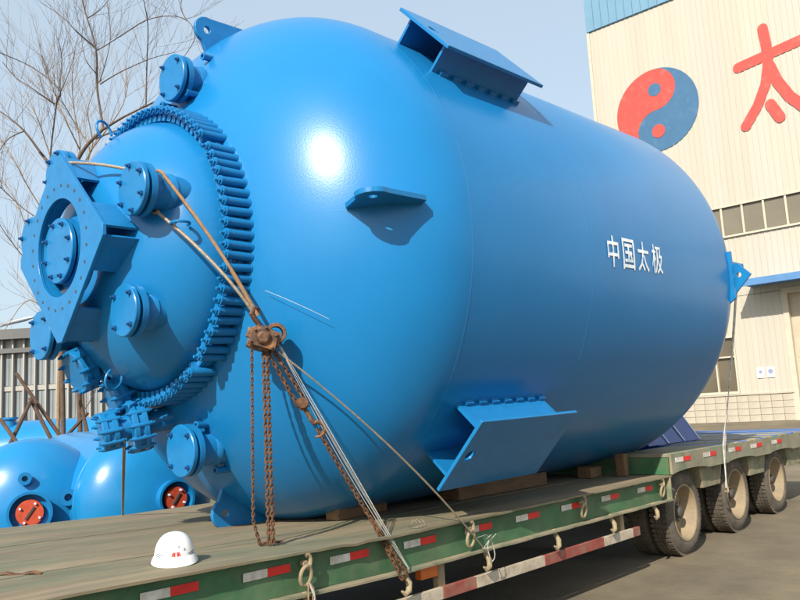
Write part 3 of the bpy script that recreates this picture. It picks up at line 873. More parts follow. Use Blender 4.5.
for xc in (9.67, 11.4, 13.1):
    z = .505 + gz(xc)
    wheel(xc, 4.18, z, False, True); wheel(xc, 4.48, z, False, False); wheel(xc, 7.73, z, True, False); wheel(xc, 7.42, z, True, False)
    b = MB(); b.cyl((xc, 4.3, z), (xc, 7.56, z), .08, 14); b.build('axle', 'chassis_dark', TR)
b = MB(); b.box(15.1, 15.3, 4.2, 7.6, .66, .8); b.build('rear_bumper', 'guard_red', TR)

# ------------------------------------------------------------------ timber and blue steel under the vessel
def timber(x0, x1, y0, y1, z0, z1, label, rz=0):
    o = thing('timber_block', ((x0 + x1) / 2, (y0 + y1) / 2, z0), label, 'timber', 'timbers chocking the vessel')
    o.rotation_euler.z = rz
    hx, hy, h = (x1 - x0) / 2, (y1 - y0) / 2, z1 - z0
    n = 8; vs = []; fs = []
    for i in range(n + 1):
        x = -hx + 2 * hx * i / n
        for yy, zz in ((-hy, 0), (hy, 0), (hy, h), (-hy, h)): vs.append((x, yy + random.uniform(-.008, .008), zz + (random.uniform(-.01, .01) if zz else 0)))
    for i in range(n):
        for j in range(4): fs.append((i * 4 + j, (i + 1) * 4 + j, (i + 1) * 4 + (j + 1) % 4, i * 4 + (j + 1) % 4))
    fs += [(0, 1, 2, 3), tuple(n * 4 + j for j in (3, 2, 1, 0))]
    b = MB(); b.add(vs, fs); b.build('baulk', 'timber', o, bevel=.01, local=True)
    return o
timber(4.72, 5.42, 5.10, 5.24, 1.004, 1.13, 'rough brown timber chock on the deck behind the slanting chain', .12)
timber(6.25, 7.85, 4.96, 5.20, 1.004, 1.15, 'long dark timber beam below the tilted lower bracket', .0)
timber(8.55, 8.8, 4.80, 4.98, 1.004, 1.13, 'short square timber end beside the upright post')
timber(8.86, 8.96, 4.52, 4.64, 1.004, 1.26, 'small upright timber post where the deck steps up')
sd = thing('steel_cradle', (10.95, 4.75, 1.25), 'dark blue slanted steel plates with pale edges under the vessel rear', 'cradle')
for x in (10.55, 11.1, 11.65):
    b = MB(); b.prism([(-.15, 0), (.46, 0), (.14, .44), (-.46, .38)], (x, 4.92, 1.258), (1, 0, 0), (0, .35, 1), (0, 1, -.35), .03); b.build('cradle_plate', 'dark_blue_steel', sd)
    b = MB(); b.prism([(.46, .005), (.495, .005), (.175, .445), (.14, .445)], (x, 4.915, 1.26), (1, 0, 0), (0, .35, 1), (0, 1, -.35), .04); b.build('plate_edge', 'pale_edge', sd)

# ------------------------------------------------------------------ hard hat
HX, HY = 2.775, 4.43; HZ = dz(HX) + .004
hh = thing('hard_hat', (HX, HY, HZ), 'white hard hat with small red emblem on the deck edge', 'hard hat')
fdir = (Vector((0, 0, 0)) - Vector((HX, HY, 0))).normalized(); fdir = Matrix.Rotation(R_(4), 3, 'Z') @ fdir
hang = math.atan2(fdir.y, fdir.x)
hh.rotation_euler.z = hang
HA, HB, HH = .132, .120, .183
def hp(az, el, off=0): return Vector(((HA + off) * math.cos(el) ** .82 * math.cos(az), (HB + off) * math.cos(el) ** .82 * math.sin(az), .03 + (HH - .03 + off) * math.sin(el) ** .96 if el > 0 else .03))
b = MB(); vs = []; fs = []
NA, NE = 48, 14
for i in range(NE + 1):
    el = math.pi / 2 * i / NE
    for k in range(NA): vs.append(hp(2 * math.pi * k / NA, el))
for i in range(NE):
    for k in range(NA): fs.append((i * NA + k, i * NA + (k + 1) % NA, (i + 1) * NA + (k + 1) % NA, (i + 1) * NA + k))
b.add(vs, fs)
# ridge along the crown
b.build('shell', 'helmet_white', hh, local=True)
b = MB(); vs = []; fs = []
for k in range(NA):
    a = 2 * math.pi * k / NA; ex = .018 + .030 * max(0, math.cos(a)) ** 2 + .008 * max(0, -math.cos(a)); dr = .026 + .012 * math.cos(a) * (1 if math.cos(a) > 0 else .3)
    c, s_ = math.cos(a), math.sin(a)
    vs += [((HA + .001) * c, (HB + .001) * s_, .05), ((HA + ex * .5) * c, (HB + ex * .5) * s_, .034), ((HA + ex) * c, (HB + ex) * s_, .036 - dr), ((HA + ex - .004) * c, (HB + ex - .004) * s_, .032 - dr), ((HA - .004) * c, (HB - .004) * s_, .028)]
for k in range(NA):
    k2 = (k + 1) % NA
    for j in range(4): fs.append((k * 5 + j, k2 * 5 + j, k2 * 5 + j + 1, k * 5 + j + 1))
b.add(vs, fs); b.build('brim', 'helmet_white', hh, local=True, ang=60)
def patch(quad, m, nm):
    # quad in (az, el) degrees on the dome
    b = MB(); n = 4; vs = []; fs = []
    (a0, e0), (a1, e1), (a2, e2), (a3, e3) = quad
    for i in range(n + 1):
        for j in range(n + 1):
            u, v = i / n, j / n
            az = (a0 * (1 - u) + a1 * u) * (1 - v) + (a3 * (1 - u) + a2 * u) * v; el = (e0 * (1 - u) + e1 * u) * (1 - v) + (e3 * (1 - u) + e2 * u) * v
            vs.append(hp(R_(az), R_(el), .0012))
    for i in range(n):
        for j in range(n): fs.append((i * (n + 1) + j, (i + 1) * (n + 1) + j, (i + 1) * (n + 1) + j + 1, i * (n + 1) + j + 1))
    b.add(vs, fs); b.build(nm, m, hh, local=True)
for az, el in ((-27, 20), (-10, 28), (9, 28), (26, 21)):
    patch([(az - 4, el - 2.6), (az + 4, el - 2.6), (az + 4, el - 1), (az - 4, el - 1)], 'mark_grey', 'printed_mark')
    patch([(az - 3.5, el + .6), (az + 3.5, el + .6), (az + 3.5, el + 2.2), (az - 3.5, el + 2.2)], 'mark_grey', 'printed_mark')
    patch([(az - .9, el - 3.6), (az + .9, el - 3.6), (az + .9, el + 3.6), (az - .9, el + 3.6)], 'mark_grey', 'printed_mark')
for sg in (-1, 1):
    patch([(sg * 2.2, 7), (sg * 9, 7), (sg * 7.5, 16), (sg * 1.6, 17)], 'mark_red', 'red_emblem')
    patch([(sg * 9.5, 9), (sg * 14.5, 6), (sg * 10, 15.5), (sg * 7.5, 17)], 'mark_red', 'red_emblem')
    for e0 in (7, 11.5):
        patch([(sg * 38, e0 - 2), (sg * 66, e0 + 2), (sg * 66, e0 + 4), (sg * 38, e0 - .3)], 'mark_blue', 'stripe')

# ------------------------------------------------------------------ chains, hoist, ropes
def chain_mb(pts, width, pitch, wire, seg=10, tseg=5):
    pts = [Vector(p) for p in pts]
    # resample along the polyline
    L = [0]
    for a, c in zip(pts, pts[1:]): L.append(L[-1] + (c - a).length)
    n = max(1, int(L[-1] / pitch)); b = MB(); ref = None
    def at(s):
        s = max(0, min(L[-1], s))
        for i in range(len(pts) - 1):
            if s <= L[i + 1]: return pts[i] + (pts[i + 1] - pts[i]) * ((s - L[i]) / max(1e-9, L[i + 1] - L[i]))
        return pts[-1]
    for k in range(n):
        c = at((k + .5) * pitch); d = (at((k + 1) * pitch) - at(k * pitch)).normalized()
        x, y, d = frame_from_dir(d)
        a = (0 if k % 2 == 0 else math.pi / 2) + R_(40) + random.uniform(-.15, .15)
        e = x * math.cos(a) + y * math.sin(a)
        hl = pitch * .5 + wire * .95; hw = width / 2 - wire
        ring = []
        for q in range(seg):
            an = 2 * math.pi * q / seg; cx, cy = math.cos(an), math.sin(an)
            ring.append(c + e * (hw * cx) + d * ((hl - hw) * (1 if cy > 0 else -1) * (1 if abs(cy) > .2 else 0) + hw * cy))
        b.tube(ring, wire, tseg, closed=True)
    return b
HZT = Vector((3.53, 4.47, 2.44))
BASE = Vector((3.53, 4.47, dz(3.53) + .012))
DH = Vector((4.42, 4.045, .70))
hoist = thing('chain_hoist', (3.53, 4.47, 1.03), 'rusty chain hoist hanging in slings before the vessel flange, long loops of chain below it', 'chain hoist')
b = MB()
T = Matrix.Translation(HZT) @ Matrix.Rotation(R_(-35), 4, 'Z') @ Matrix.Rotation(R_(18), 4, 'Y')
b.T = T
b.lathe([(-.075, .0005), (-.075, .06), (-.06, .085), (-.02, .092), (.02, .092), (.045, .085), (.05, .0005)], 22, axis=(0, 1, 0))
b.lathe([(-.115, .0005), (-.115, .035), (-.10, .05), (-.075, .05)], 18, axis=(0, 1, 0))
b.box(-.07, .07, .045, .10, -.06, .075); b.box(.03, .115, -.07, .06, -.03, .065); b.box(-.10, .06, -.05, .04, -.085, -.03)
b.lathe([(.095, .05), (.13, .045), (.14, .0005)], 18, axis=(0, 1, 0))
b.box(-.095, .10, -.083, -.070, -.07, .05); b.box(-.085, .09, .10, .112, -.085, .085)
for ax_, az_ in ((-.075, -.05), (.075, -.05), (-.07, .035), (.08, .035), (0, .07)): b.cyl((ax_, -.10, az_), (ax_, -.075, az_), .011, 6)
b.lathe([(-.06, .05), (-.06, .075), (.02, .075), (.02, .05)], 16, origin=(.075, 0, .055), axis=(0, 1, 0))
b.box(-.12, -.07, -.03, .03, -.02, .05)
body = b.build('hoist_body', 'hoist_rust', hoist, bevel=.006)
b = MB(); top = HZT + Vector((-.035, .0, .08))
b.tube([top + Vector((0, 0, -.03)), top + Vector((0, 0, .02)), top + Vector((-.03, 0, .05)), top + Vector((-.06, .0, .09)), top + Vector((-.04, .0, .135)), top + Vector((.0, 0, .13)), top + Vector((.015, 0, .10))], .014, 8, radii=[.02, .018, .018, .018, .017, .014, .008]); b.build('top_hook', 'hoist_rust', hoist)
stuff(chain_mb([HZT + Vector((.0, -.0, -.08)), BASE + Vector((.0, -.0, .0))], .035, .030, .0065).build('load_chain', 'rust_chain', hoist))
stuff(chain_mb([HZT + Vector((.017, -.019, -.08)), BASE + Vector((.019, -.021, .0))], .035, .030, .0065).build('load_chain', 'rust_chain', hoist))
hc0 = HZT + Vector((-.085, .02, -.06))
stuff(chain_mb([hc0, Vector((3.44, 4.52, 1.20)), BASE + Vector((-.03, .06, .002)), BASE + Vector((.05, .03, .004)), BASE + Vector((.12, -.02, .004))], .026, .024, .005).build('hand_chain', 'rust_chain', hoist))
dirv = (DH - HZT).normalized()
BLK = HZT + dirv * ((DH - HZT).length * .265); HK = HZT + dirv * ((DH - HZT).length * .36)
sidev = dirv.cross(Vector((-.6, -.6, .1))).normalized()
for sg in (-1, 1): stuff(chain_mb([HZT + sidev * .02 * sg + dirv * .09, BLK + sidev * .032 * sg], .036, .032, .0065).build('hoist_chain', 'rust_chain', hoist))
b = MB(); x_, y_, d_ = frame_from_dir(dirv)
b.cyl(BLK - d_ * .03, BLK + d_ * .05, .045, 12, .032); b.cyl(BLK - x_ * .045, BLK + x_ * .045, .038, 12)
hp_ = [HK - d_ * .06 + Vector((0, 0, 0))]
for k in range(13):
    a = R_(110 - 250 * k / 12); hp_.append(HK + d_ * (.03 - .0) - d_ * math.sin(a) * .052 + sidev * -math.cos(a) * .052)
b.tube([BLK + d_ * .03, HK - d_ * .05] + hp_[2:], .014, 8, radii=[.016, .018] + [.018] * 8 + [.016, .013, .009, .005]); b.build('lower_hook', 'hoist_rust', hoist)
tc = thing('tie_down_chain', (4.4, 4.05, .66), 'rusty slanting tie-down chain from the hoist hook to the deck edge', 'chain')
mid = HK + (DH - HK) * .58
stuff(chain_mb([HK + d_ * .03, mid, DH + Vector((.02, -.01, 0))], .036, .032, .0068).build('chain', 'rust_chain', tc))
stuff(chain_mb([mid + sidev * .02 + Vector((.03, -.01, 0)), DH + Vector((-.045, -.01, -.01))], .036, .032, .0068).build('chain_tail', 'rust_chain', tc))

def vw(s, a, b_): return O + A * s + E1 * a + E2 * b_
def sag(p0, p1, n=16, sg=.0, bow=Vector((0, 0, 0))):
    return [p0.lerp(p1, k / n) + Vector((0, 0, -sg * 4 * (k / n) * (1 - k / n))) + bow * 4 * (k / n) * (1 - k / n) for k in range(n + 1)]
HT = HZT + Vector((-.05, 0, .16))
sr = thing('rope_sling', vw(-2.9, 1.0, .2), 'brown wire rope sling looped round the upper cover nozzle and down to the hoist', 'rope')
b = MB(); loop = []
nzc = (.84, .29)
for k in range(15):
    a = R_(-60 + 250 * k / 14); loop.append(vw(-2.97 - .02 * math.sin(a), nzc[0] + .155 * math.cos(a) * -1 * -1, nzc[1] + .155 * math.sin(a)))
ra = [HT] + sag(HT, vw(-2.96, 1.01, .33), 10, .0, E1 * .06)[1:]
b.tube(sag(HT + Vector((.01, 0, 0)), vw(-2.96, .99, .36), 14, .02, E1 * .07), .0125, 8); b.build('rope_leg', 'sling_rope', sr)
b = MB(); b.tube(sag(HT + Vector((-.02, 0, .01)), vw(-2.97, .88, .13), 14, .02, E1 * .10), .0125, 8); b.build('rope_leg', 'wire_rope', sr)
b = MB(); b.tube([vw(-2.95, nzc[0] + .152 * math.cos(R_(a)), nzc[1] + .152 * math.sin(R_(a))) for a in range(25, 290, 15)], .0125, 8); b.build('rope_loop', 'sling_rope', sr)
b = MB(); b.tube(sag(HT + Vector((.0, -.012, .0)), HT + (vw(-2.96, .99, .36) - HT) * .32 + E1 * .05, 8, 0), .014, 8); b.build('rope_splice', 'sling_rope', sr)
tp = thing('top_rope', vw(-3.2, .0, .7), 'thin rope stretched from the diamond plate top to the cover nozzle', 'rope')
b = MB(); b.tube(sag(vw(-3.25, .06, .66), vw(-3.0, .75, .445), 10, -.02), .012, 8); b.build('rope', 'wire_rope', tp)

def wire(name, p0, p1, r, label, m='pale_wire', sg=.02, n=1, spread=.02, cat='wire', group=None, bow=Vector((0, 0, 0))):
    o = thing(name, p1, label, cat, group)
    for k in range(n):
        off = Vector((random.uniform(-1, 1), random.uniform(-1, 1) * .5, random.uniform(-1, 1))) * spread
        b = MB(); b.tube(sag(p0 + off * .5, p1 + off * .3, 14, sg * random.uniform(-.6, 1.4), Vector((off.x, off.y, 0)) * .9 + bow), r, 6); b.build('strand', m, o)
    return o
wire('wire_bundle', HZT + Vector((.09, -.07, -.05)), Vector((4.44, 4.03, .76)), .0020, 'bundle of pale wires slanting beside the rusty tie-down chain', n=6, spread=.028, sg=.05)
D2 = Vector((5.42, 4.035, .70))
wire('lashing_cable', HZT + Vector((.08, -.07, -.10)), D2, .0058, 'twin grey lashing cable running down to the second deck hook', m='wire_rope', n=2, spread=.012, sg=.0, bow=Vector((-.03, -.13, .03)))
THIN0, THIN1 = vw(-2.37, 1.31, -.46), vw(-2.12, 1.70, -.71)
wire('thin_line', THIN0, THIN1, .0016, 'short pale thin line resting across the vessel side above the hoist', sg=0.0, bow=Vector((-.02, -.03, 0)))
k_ = thing('cable_knot', D2, 'frayed wire ends tied round the second deck hook', 'knot')
for i in range(5):
    b = MB(); p = D2 + Vector((random.uniform(-.01, .01), -.03, .12)); q = p + Vector((random.uniform(-.22, .16), random.uniform(-.03, .0), random.uniform(-.14, .05)))
    b.tube([p, p.lerp(q, .5) + Vector((0, -.02, .03)), q], .0026, 5); b.build('wire_end', 'pale_wire', k_)
b = MB(); b.tube([D2 + Vector((.04 * math.cos(a), -.03 + .008 * math.sin(a * 3), .03 + .09 * math.sin(a))) for a in [2 * math.pi * k / 16 for k in range(16)]], .004, 6, closed=True); b.build('wire_loop', 'pale_wire', k_)
k_ = thing('wire_curl', (4.55, 4.1, 1.0), 'loose curled wire lying at the deck edge beside the slanting chain', 'wire')
b = MB(); b.tube([(4.62 + .05 * math.cos(a) + a * .006, 4.13 + .03 * math.sin(a * 2), 1.01 + .035 * (1 + math.sin(a))) for a in [k * .45 for k in range(32)]], .0022, 5); b.build('strand', 'wire_rope', k_)
k_ = thing('twine_tail', (3.5, 4.05, .6), 'pale twine tied on the deck ring nearest the hard hat', 'twine')
for i in range(4):
    b = MB(); p = Vector((3.5, 4.045, .84)); q = p + Vector((random.uniform(-.08, .06), random.uniform(-.02, .0), random.uniform(-.30, -.02)))
    b.tube([p, p.lerp(q, .4) + Vector((random.uniform(-.04, .04), -.01, .0)), q], .005, 5); b.build('strand', 'sling_rope' if i % 2 else 'pale_wire', k_)
# strap at the rear
st = thing('lashing_strap', (10.75, 4.05, .72), 'pale lashing strap hanging from the vessel to the trailer between the wheels', 'strap')
b = MB()
sp = [vw(3.95, 2.32, .02), Vector((10.55, 3.75, 2.36)), Vector((10.66, 3.98, 1.43)), Vector((10.70, 4.03, 1.22)), Vector((10.68, 4.05, .70))]
sp2 = []
for a, c in zip(sp, sp[1:]): sp2 += [a.lerp(c, k / 5) + Vector((random.uniform(-.006, .006), 0, 0)) for k in range(5)]
sp2.append(sp[-1])
n = len(sp2); vs = []
for i, p in enumerate(sp2):
    wd = .016 + .020 * i / n; tw = .5 * math.sin(i * .6); e = Vector((math.cos(tw), -math.sin(tw) * .5, 0)) * wd
    f_ = Vector((0, .006, 0)); vs += [p - e - f_, p + e - f_, p + e + f_, p - e + f_]
fs = []
for i in range(n - 1):
    for j in range(4): fs.append((i * 4 + j, (i + 1) * 4 + j, (i + 1) * 4 + (j + 1) % 4, i * 4 + (j + 1) % 4))
b.add(vs, fs); b.build('webbing', 'strap_white', st)
b = MB(); b.tube([(10.70, 4.06, .76), (10.71, 4.05, .70), (10.70, 4.04, .655), (10.66, 4.04, .635), (10.625, 4.05, .66)], .014, 8); b.build('strap_hook', 'hook_steel', st)
# cable at the far side of the deck
wire('stay_cable', vw(-2.72, -.10, -.93), Vector((4.28, 7.78, 1.0)), .008, 'dark stay cable from the lower outlets to the far deck edge', m='wire_rope', n=2, spread=.02, sg=.0, cat='cable')
# rust flake on the deck
k_ = thing('scrap_strip', (2.06, 5.0, dz(2.06)), 'small bent rusty strip lying on the bare deck at lower left', 'scrap')
b = MB(); pts = [(1.98 + .026 * i, 5.02 - .035 * i, dz(2) + .008 + .008 * math.sin(i * 1.7)) for i in range(7)]
vs = []
for p in pts: vs += [(p[0] - .012, p[1] - .01, p[2]), (p[0] + .014, p[1] + .012, p[2] + .006), (p[0] + .014, p[1] + .012, p[2] + .002), (p[0] - .012, p[1] - .01, p[2] - .004)]
b.add(vs, [(i * 4 + j, (i + 1) * 4 + j, (i + 1) * 4 + (j + 1) % 4, i * 4 + (j + 1) % 4) for i in range(6) for j in range(4)]); b.build('strip', 'hoist_rust', k_)

# ------------------------------------------------------------------ stored tanks behind the trailer
def stored_tank(tip, d, R, L, label, noz, red_at, hd=.62):
    """horizontal tank: tip = world point of the head's centre, d = horizontal direction from tip into the tank"""
    d = Vector(d).normalized(); o = thing('stored_tank', (tip[0], tip[1], 0), label, 'tank', 'blue tanks stored behind the trailer')
    zc = tip[2]
    side_ = Vector((0, 0, 1)).cross(d).normalized(); up = Vector((0, 0, 1))
    M = Matrix((d, side_, up)).transposed().to_4x4(); M.translation = (0, 0, zc); 
    h = hd * R; pr = []
    for k in range(31):
        a = math.pi / 2 * k / 30; pr.append((h - h * math.cos(a), max(.0005, R * math.sin(a))))
    pr += [(h + L, R), (h + L + h * .6, R * .7), (h + L + h, .0005)]
    b = MB(); b.T = M; b.lathe(pr, 72, axis=(1, 0, 0)); b.build('shell', 'tank_paint', o, local=True)
    b = MB(); b.T = M; b.lathe([(h + .0, R - .002), (h + .01, R + .006), (h + .03, R + .006), (h + .04, R - .002)], 72, axis=(1, 0, 0)); b.build('weld_seam', 'tank_paint', o, local=True)
    # recessed manhole collar with red blind cover
    u, v, r = red_at
    rr = math.hypot(u, v); base = h - h * math.sqrt(max(0, 1 - (rr / R) ** 2))
    b = MB(); b.T = M @ Matrix.Translation((0, u, v)); b.lathe([(base + .1, r * 1.55), (base - .10, r * 1.55), (base - .11, r * 1.62), (base - .13, r * 1.62), (base - .13, r * 1.42), (base - .04, r * 1.40), (base - .02, r * .9)], 40, axis=(1, 0, 0)); co = b.build('manhole_collar', 'fitting_paint', o, local=True)
    b = MB(); b.T = M @ Matrix.Translation((0, u, v)); b.lathe([(base - .0, r), (base - .085, r), (base - .095, r * .97), (base - .095, .0005)], 36, axis=(1, 0, 0)); rc = b.build('red_cover', 'red_cover', co, local=True)
    for k in range(4):
        a = .5 + math.pi / 2 * k; bb = MB(); bb.T = M @ Matrix.Translation((base - .095, u + math.cos(a) * r * .78, v + math.sin(a) * r * .78)); bb.cyl((-.03, 0, 0), (.01, 0, 0), .014, 8); bb.build('bolt', 'pale_edge', co, local=True)
    bb = MB(); bb.T = M @ Matrix.Translation((base - .10, u, v)) @ Matrix.Rotation(R_(35), 4, 'X'); bb.box(-.012, .0, -.012, .012, -r * .55, r * .55); bb.build('cover_bar', 'hub_dark', co, local=True)
    for u, v, r in noz:
        rr = math.hypot(u, v); base = h - h * math.sqrt(max(0, 1 - (rr / R) ** 2))
        b = MB(); b.T = M @ Matrix.Translation((0, u, v)); b.lathe([(base + .1, r * .55), (base - .06, r * .55), (base - .06, r), (base - .11, r), (base - .11, r * .45), (base - .02, r * .40), (base - .02, .0005)], 28, axis=(1, 0, 0)); b.build('nozzle', 'fitting_paint', o, local=True)
    # support saddles
    for t in (h + .3, h + L - .3):
        b = MB(); b.T = M; pts = [(-R * .75, -zc), (R * .75, -zc)] + [(R * math.sin(R_(a)) * 1.0, -R * math.cos(R_(a)) * 1.0) for a in (48, 24, 0, -24, -48)]
        b.prism(pts, (t, 0, 0), (0, 1, 0), (0, 0, 1), (1, 0, 0), .14); b.build('saddle', 'dark_blue_steel', o, local=True)
    return o
v1 = Vector((.395, .919, 0))
stored_tank((4.25, 9.89, .93), (.42, .91, 0), .88, 2.2, 'rounded blue tank end with one red cover at the far left', ((-.42, .16, .10), (.06, .42, .075)), (0.0, 0.02, .155))
stored_tank((5.50, 9.00, .97), (.10, .995, 0), .90, 2.4, 'brighter blue tank end with red cover close behind the vessel', (), (-.12, 0.02, .145))
b2 = [o_ for o_ in bpy.data.objects if o_.get('label', '').startswith('brighter blue tank end')][0]
m = MB(); m.T = Matrix.Translation((5.12, 9.75, 1.62)) @ Matrix.Rotation(R_(30), 4, 'Y') @ Matrix.Rotation(R_(-20), 4, 'X'); m.box(-.11, .11, -.015, .015, -.13, .13); m.box(-.09, -.06, .015, .25, -.05, .05); m.box(.05, .08, .015, .25, -.05, .05)
m.build('name_plate_bracket', 'fitting_paint', b2, bevel=.004)
# far horizontal tank with lettering
ft = thing('far_tank', (11.6, 26.7, 0), 'long blue horizontal tank with white characters beyond the staked trees', 'tank', 'blue tanks stored behind the trailer')
ta, tb = Vector((7.5, 31.2, 1.25)), Vector((17.0, 20.2, 1.25)); td = (tb - ta).normalized()
b = MB(); Rf = 1.1; LF = (tb - ta).length
b.lathe([(-.45, .0005), (-.4, .45), (-.2, .9), (0, Rf), (LF, Rf), (LF + .2, .9), (LF + .4, .45), (LF + .45, .0005)], 48, origin=ta, axis=td); b.build('shell', 'tank_paint', ft)
nf = Vector((td.y, -td.x, 0))
if nf.dot(Vector((-1, -1, 0))) < 0: nf = -nf
for i, ch in enumerate('中国太极'):
    bm = glyph_mesh(ch, .42, .5, 5)
    for v in bm.verts:
        ph = math.asin((v.co.y + .15) / Rf)
        v.co = ta + td * (6.25 + i * .52 + v.co.x) + (nf * math.cos(ph) + Vector((0, 0, math.sin(ph)))) * (Rf + .008) - Vector(ft.location)
    me = bpy.data.meshes.new('character'); bm.to_mesh(me); bm.free(); link('character', me, 'white_letter', ft)
for t in (1.5, 5.2, 8.5, 12):
    b = MB(); c = ta + td * t; b.add([c + td * dx + nf * dy + Vector((0, 0, zz)) for dx in (-.1, .1) for dy in (-.7, .7) for zz in (-1.24, -.8)], [(0, 1, 3, 2), (4, 6, 7, 5), (0, 4, 5, 1), (2, 3, 7, 6), (0, 2, 6, 4), (1, 5, 7, 3)]); b.build('saddle', 'dark_blue_steel', ft)
b = MB(); c = ta + td * 5.6 + nf * .5 + Vector((0, 0, 1.0)); b.cyl(c - Vector((0, 0, .1)), c + Vector((0, 0, .16)), .16, 16); b.cyl(c + Vector((0, 0, .16)), c + Vector((0, 0, .22)), .24, 16); b.build('nozzle', 'fitting_paint', ft)

# ------------------------------------------------------------------ bare trees with stakes
FW = Vector((.7377864, .65970378, .14304598)); RTv = Vector((.67138563, -.73913638, -.05402543)); UPv = Vector((-.07008971, -.13589824, .98824041))
def limb_tree(limbs, radii, label, seed, mtr='bark', twigs=1.0, name='bare_tree', rmin=.004, spread=1.0):
    rnd = random.Random(seed)
    o = thing(name, (limbs[0][0][0], limbs[0][0][1], 0), label, 'tree', 'bare young trees behind the stored tanks')
    trunk = MB(); crown = MB()
    def curve(pts, n):
        pts = [Vector(p) for p in pts]; out = []
        for i in range(len(pts) - 1):
            p0 = pts[max(0, i - 1)]; p1 = pts[i]; p2 = pts[i + 1]; p3 = pts[min(len(pts) - 1, i + 2)]
            for k in range(n):
                t = k / n
                out.append(.5 * ((2 * p1) + (p2 - p0) * t + (2 * p0 - 5 * p1 + 4 * p2 - p3) * t * t + (3 * p1 - p0 - 3 * p2 + p3) * t ** 3))
        out.append(pts[-1]); return out
    def twig(p, d, L, r, depth):
        n = 5 if depth else 4; pts = [p]; q = p.copy(); dd = d.copy()
        for k in range(n):
            dd = (dd + Vector((rnd.uniform(-1, 1), rnd.uniform(-1, 1), rnd.uniform(-.5, .9))) * .16 + Vector((0, 0, .04))).normalized(); q = q + dd * L / n; pts.append(q)
        crown.tube(pts, r, 4, radii=[max(rmin * .5, r * (1 - .75 * k / n)) for k in range(n + 1)])
        if depth > 0:
            for k in range(rnd.randint(3, 5)):
                i = rnd.randint(1, n - 1); a = Vector((rnd.uniform(-1, 1), rnd.uniform(-1, 1), rnd.uniform(-.2, 1)))
                twig(pts[i], (dd * .7 + a * .6).normalized(), L * rnd.uniform(.4, .65), max(rmin * .6, r * .55), depth - 1)
    for li, (pts, (r0, r1)) in enumerate(zip(limbs, radii)):
        c = curve(pts, 5); n = len(c)
        (trunk if li == 0 else crown).tube(c, r0, 7, radii=[r0 + (r1 - r0) * k / (n - 1) for k in range(n)])
        if li == 0: continue
        Lb = sum(((c[i + 1] - c[i]).length for i in range(n - 1)))
        for k in range(int(Lb * 3.6 * twigs)):
            i = rnd.randint(1, n - 2); d = (c[i + 1] - c[i]).normalized()
            a = Vector((rnd.uniform(-1, 1), rnd.uniform(-1, 1), rnd.uniform(-.2, 1.0)))
            twig(c[i], (d * .8 + a * .75).normalized(), rnd.uniform(.45, 1.25) * spread, max(rmin, r1 * .55), 1 if rnd.random() < .6 else 0)
    trunk.build('trunk', mtr, o, ang=80); crown.build('crown', mtr, o, ang=80)
    return o
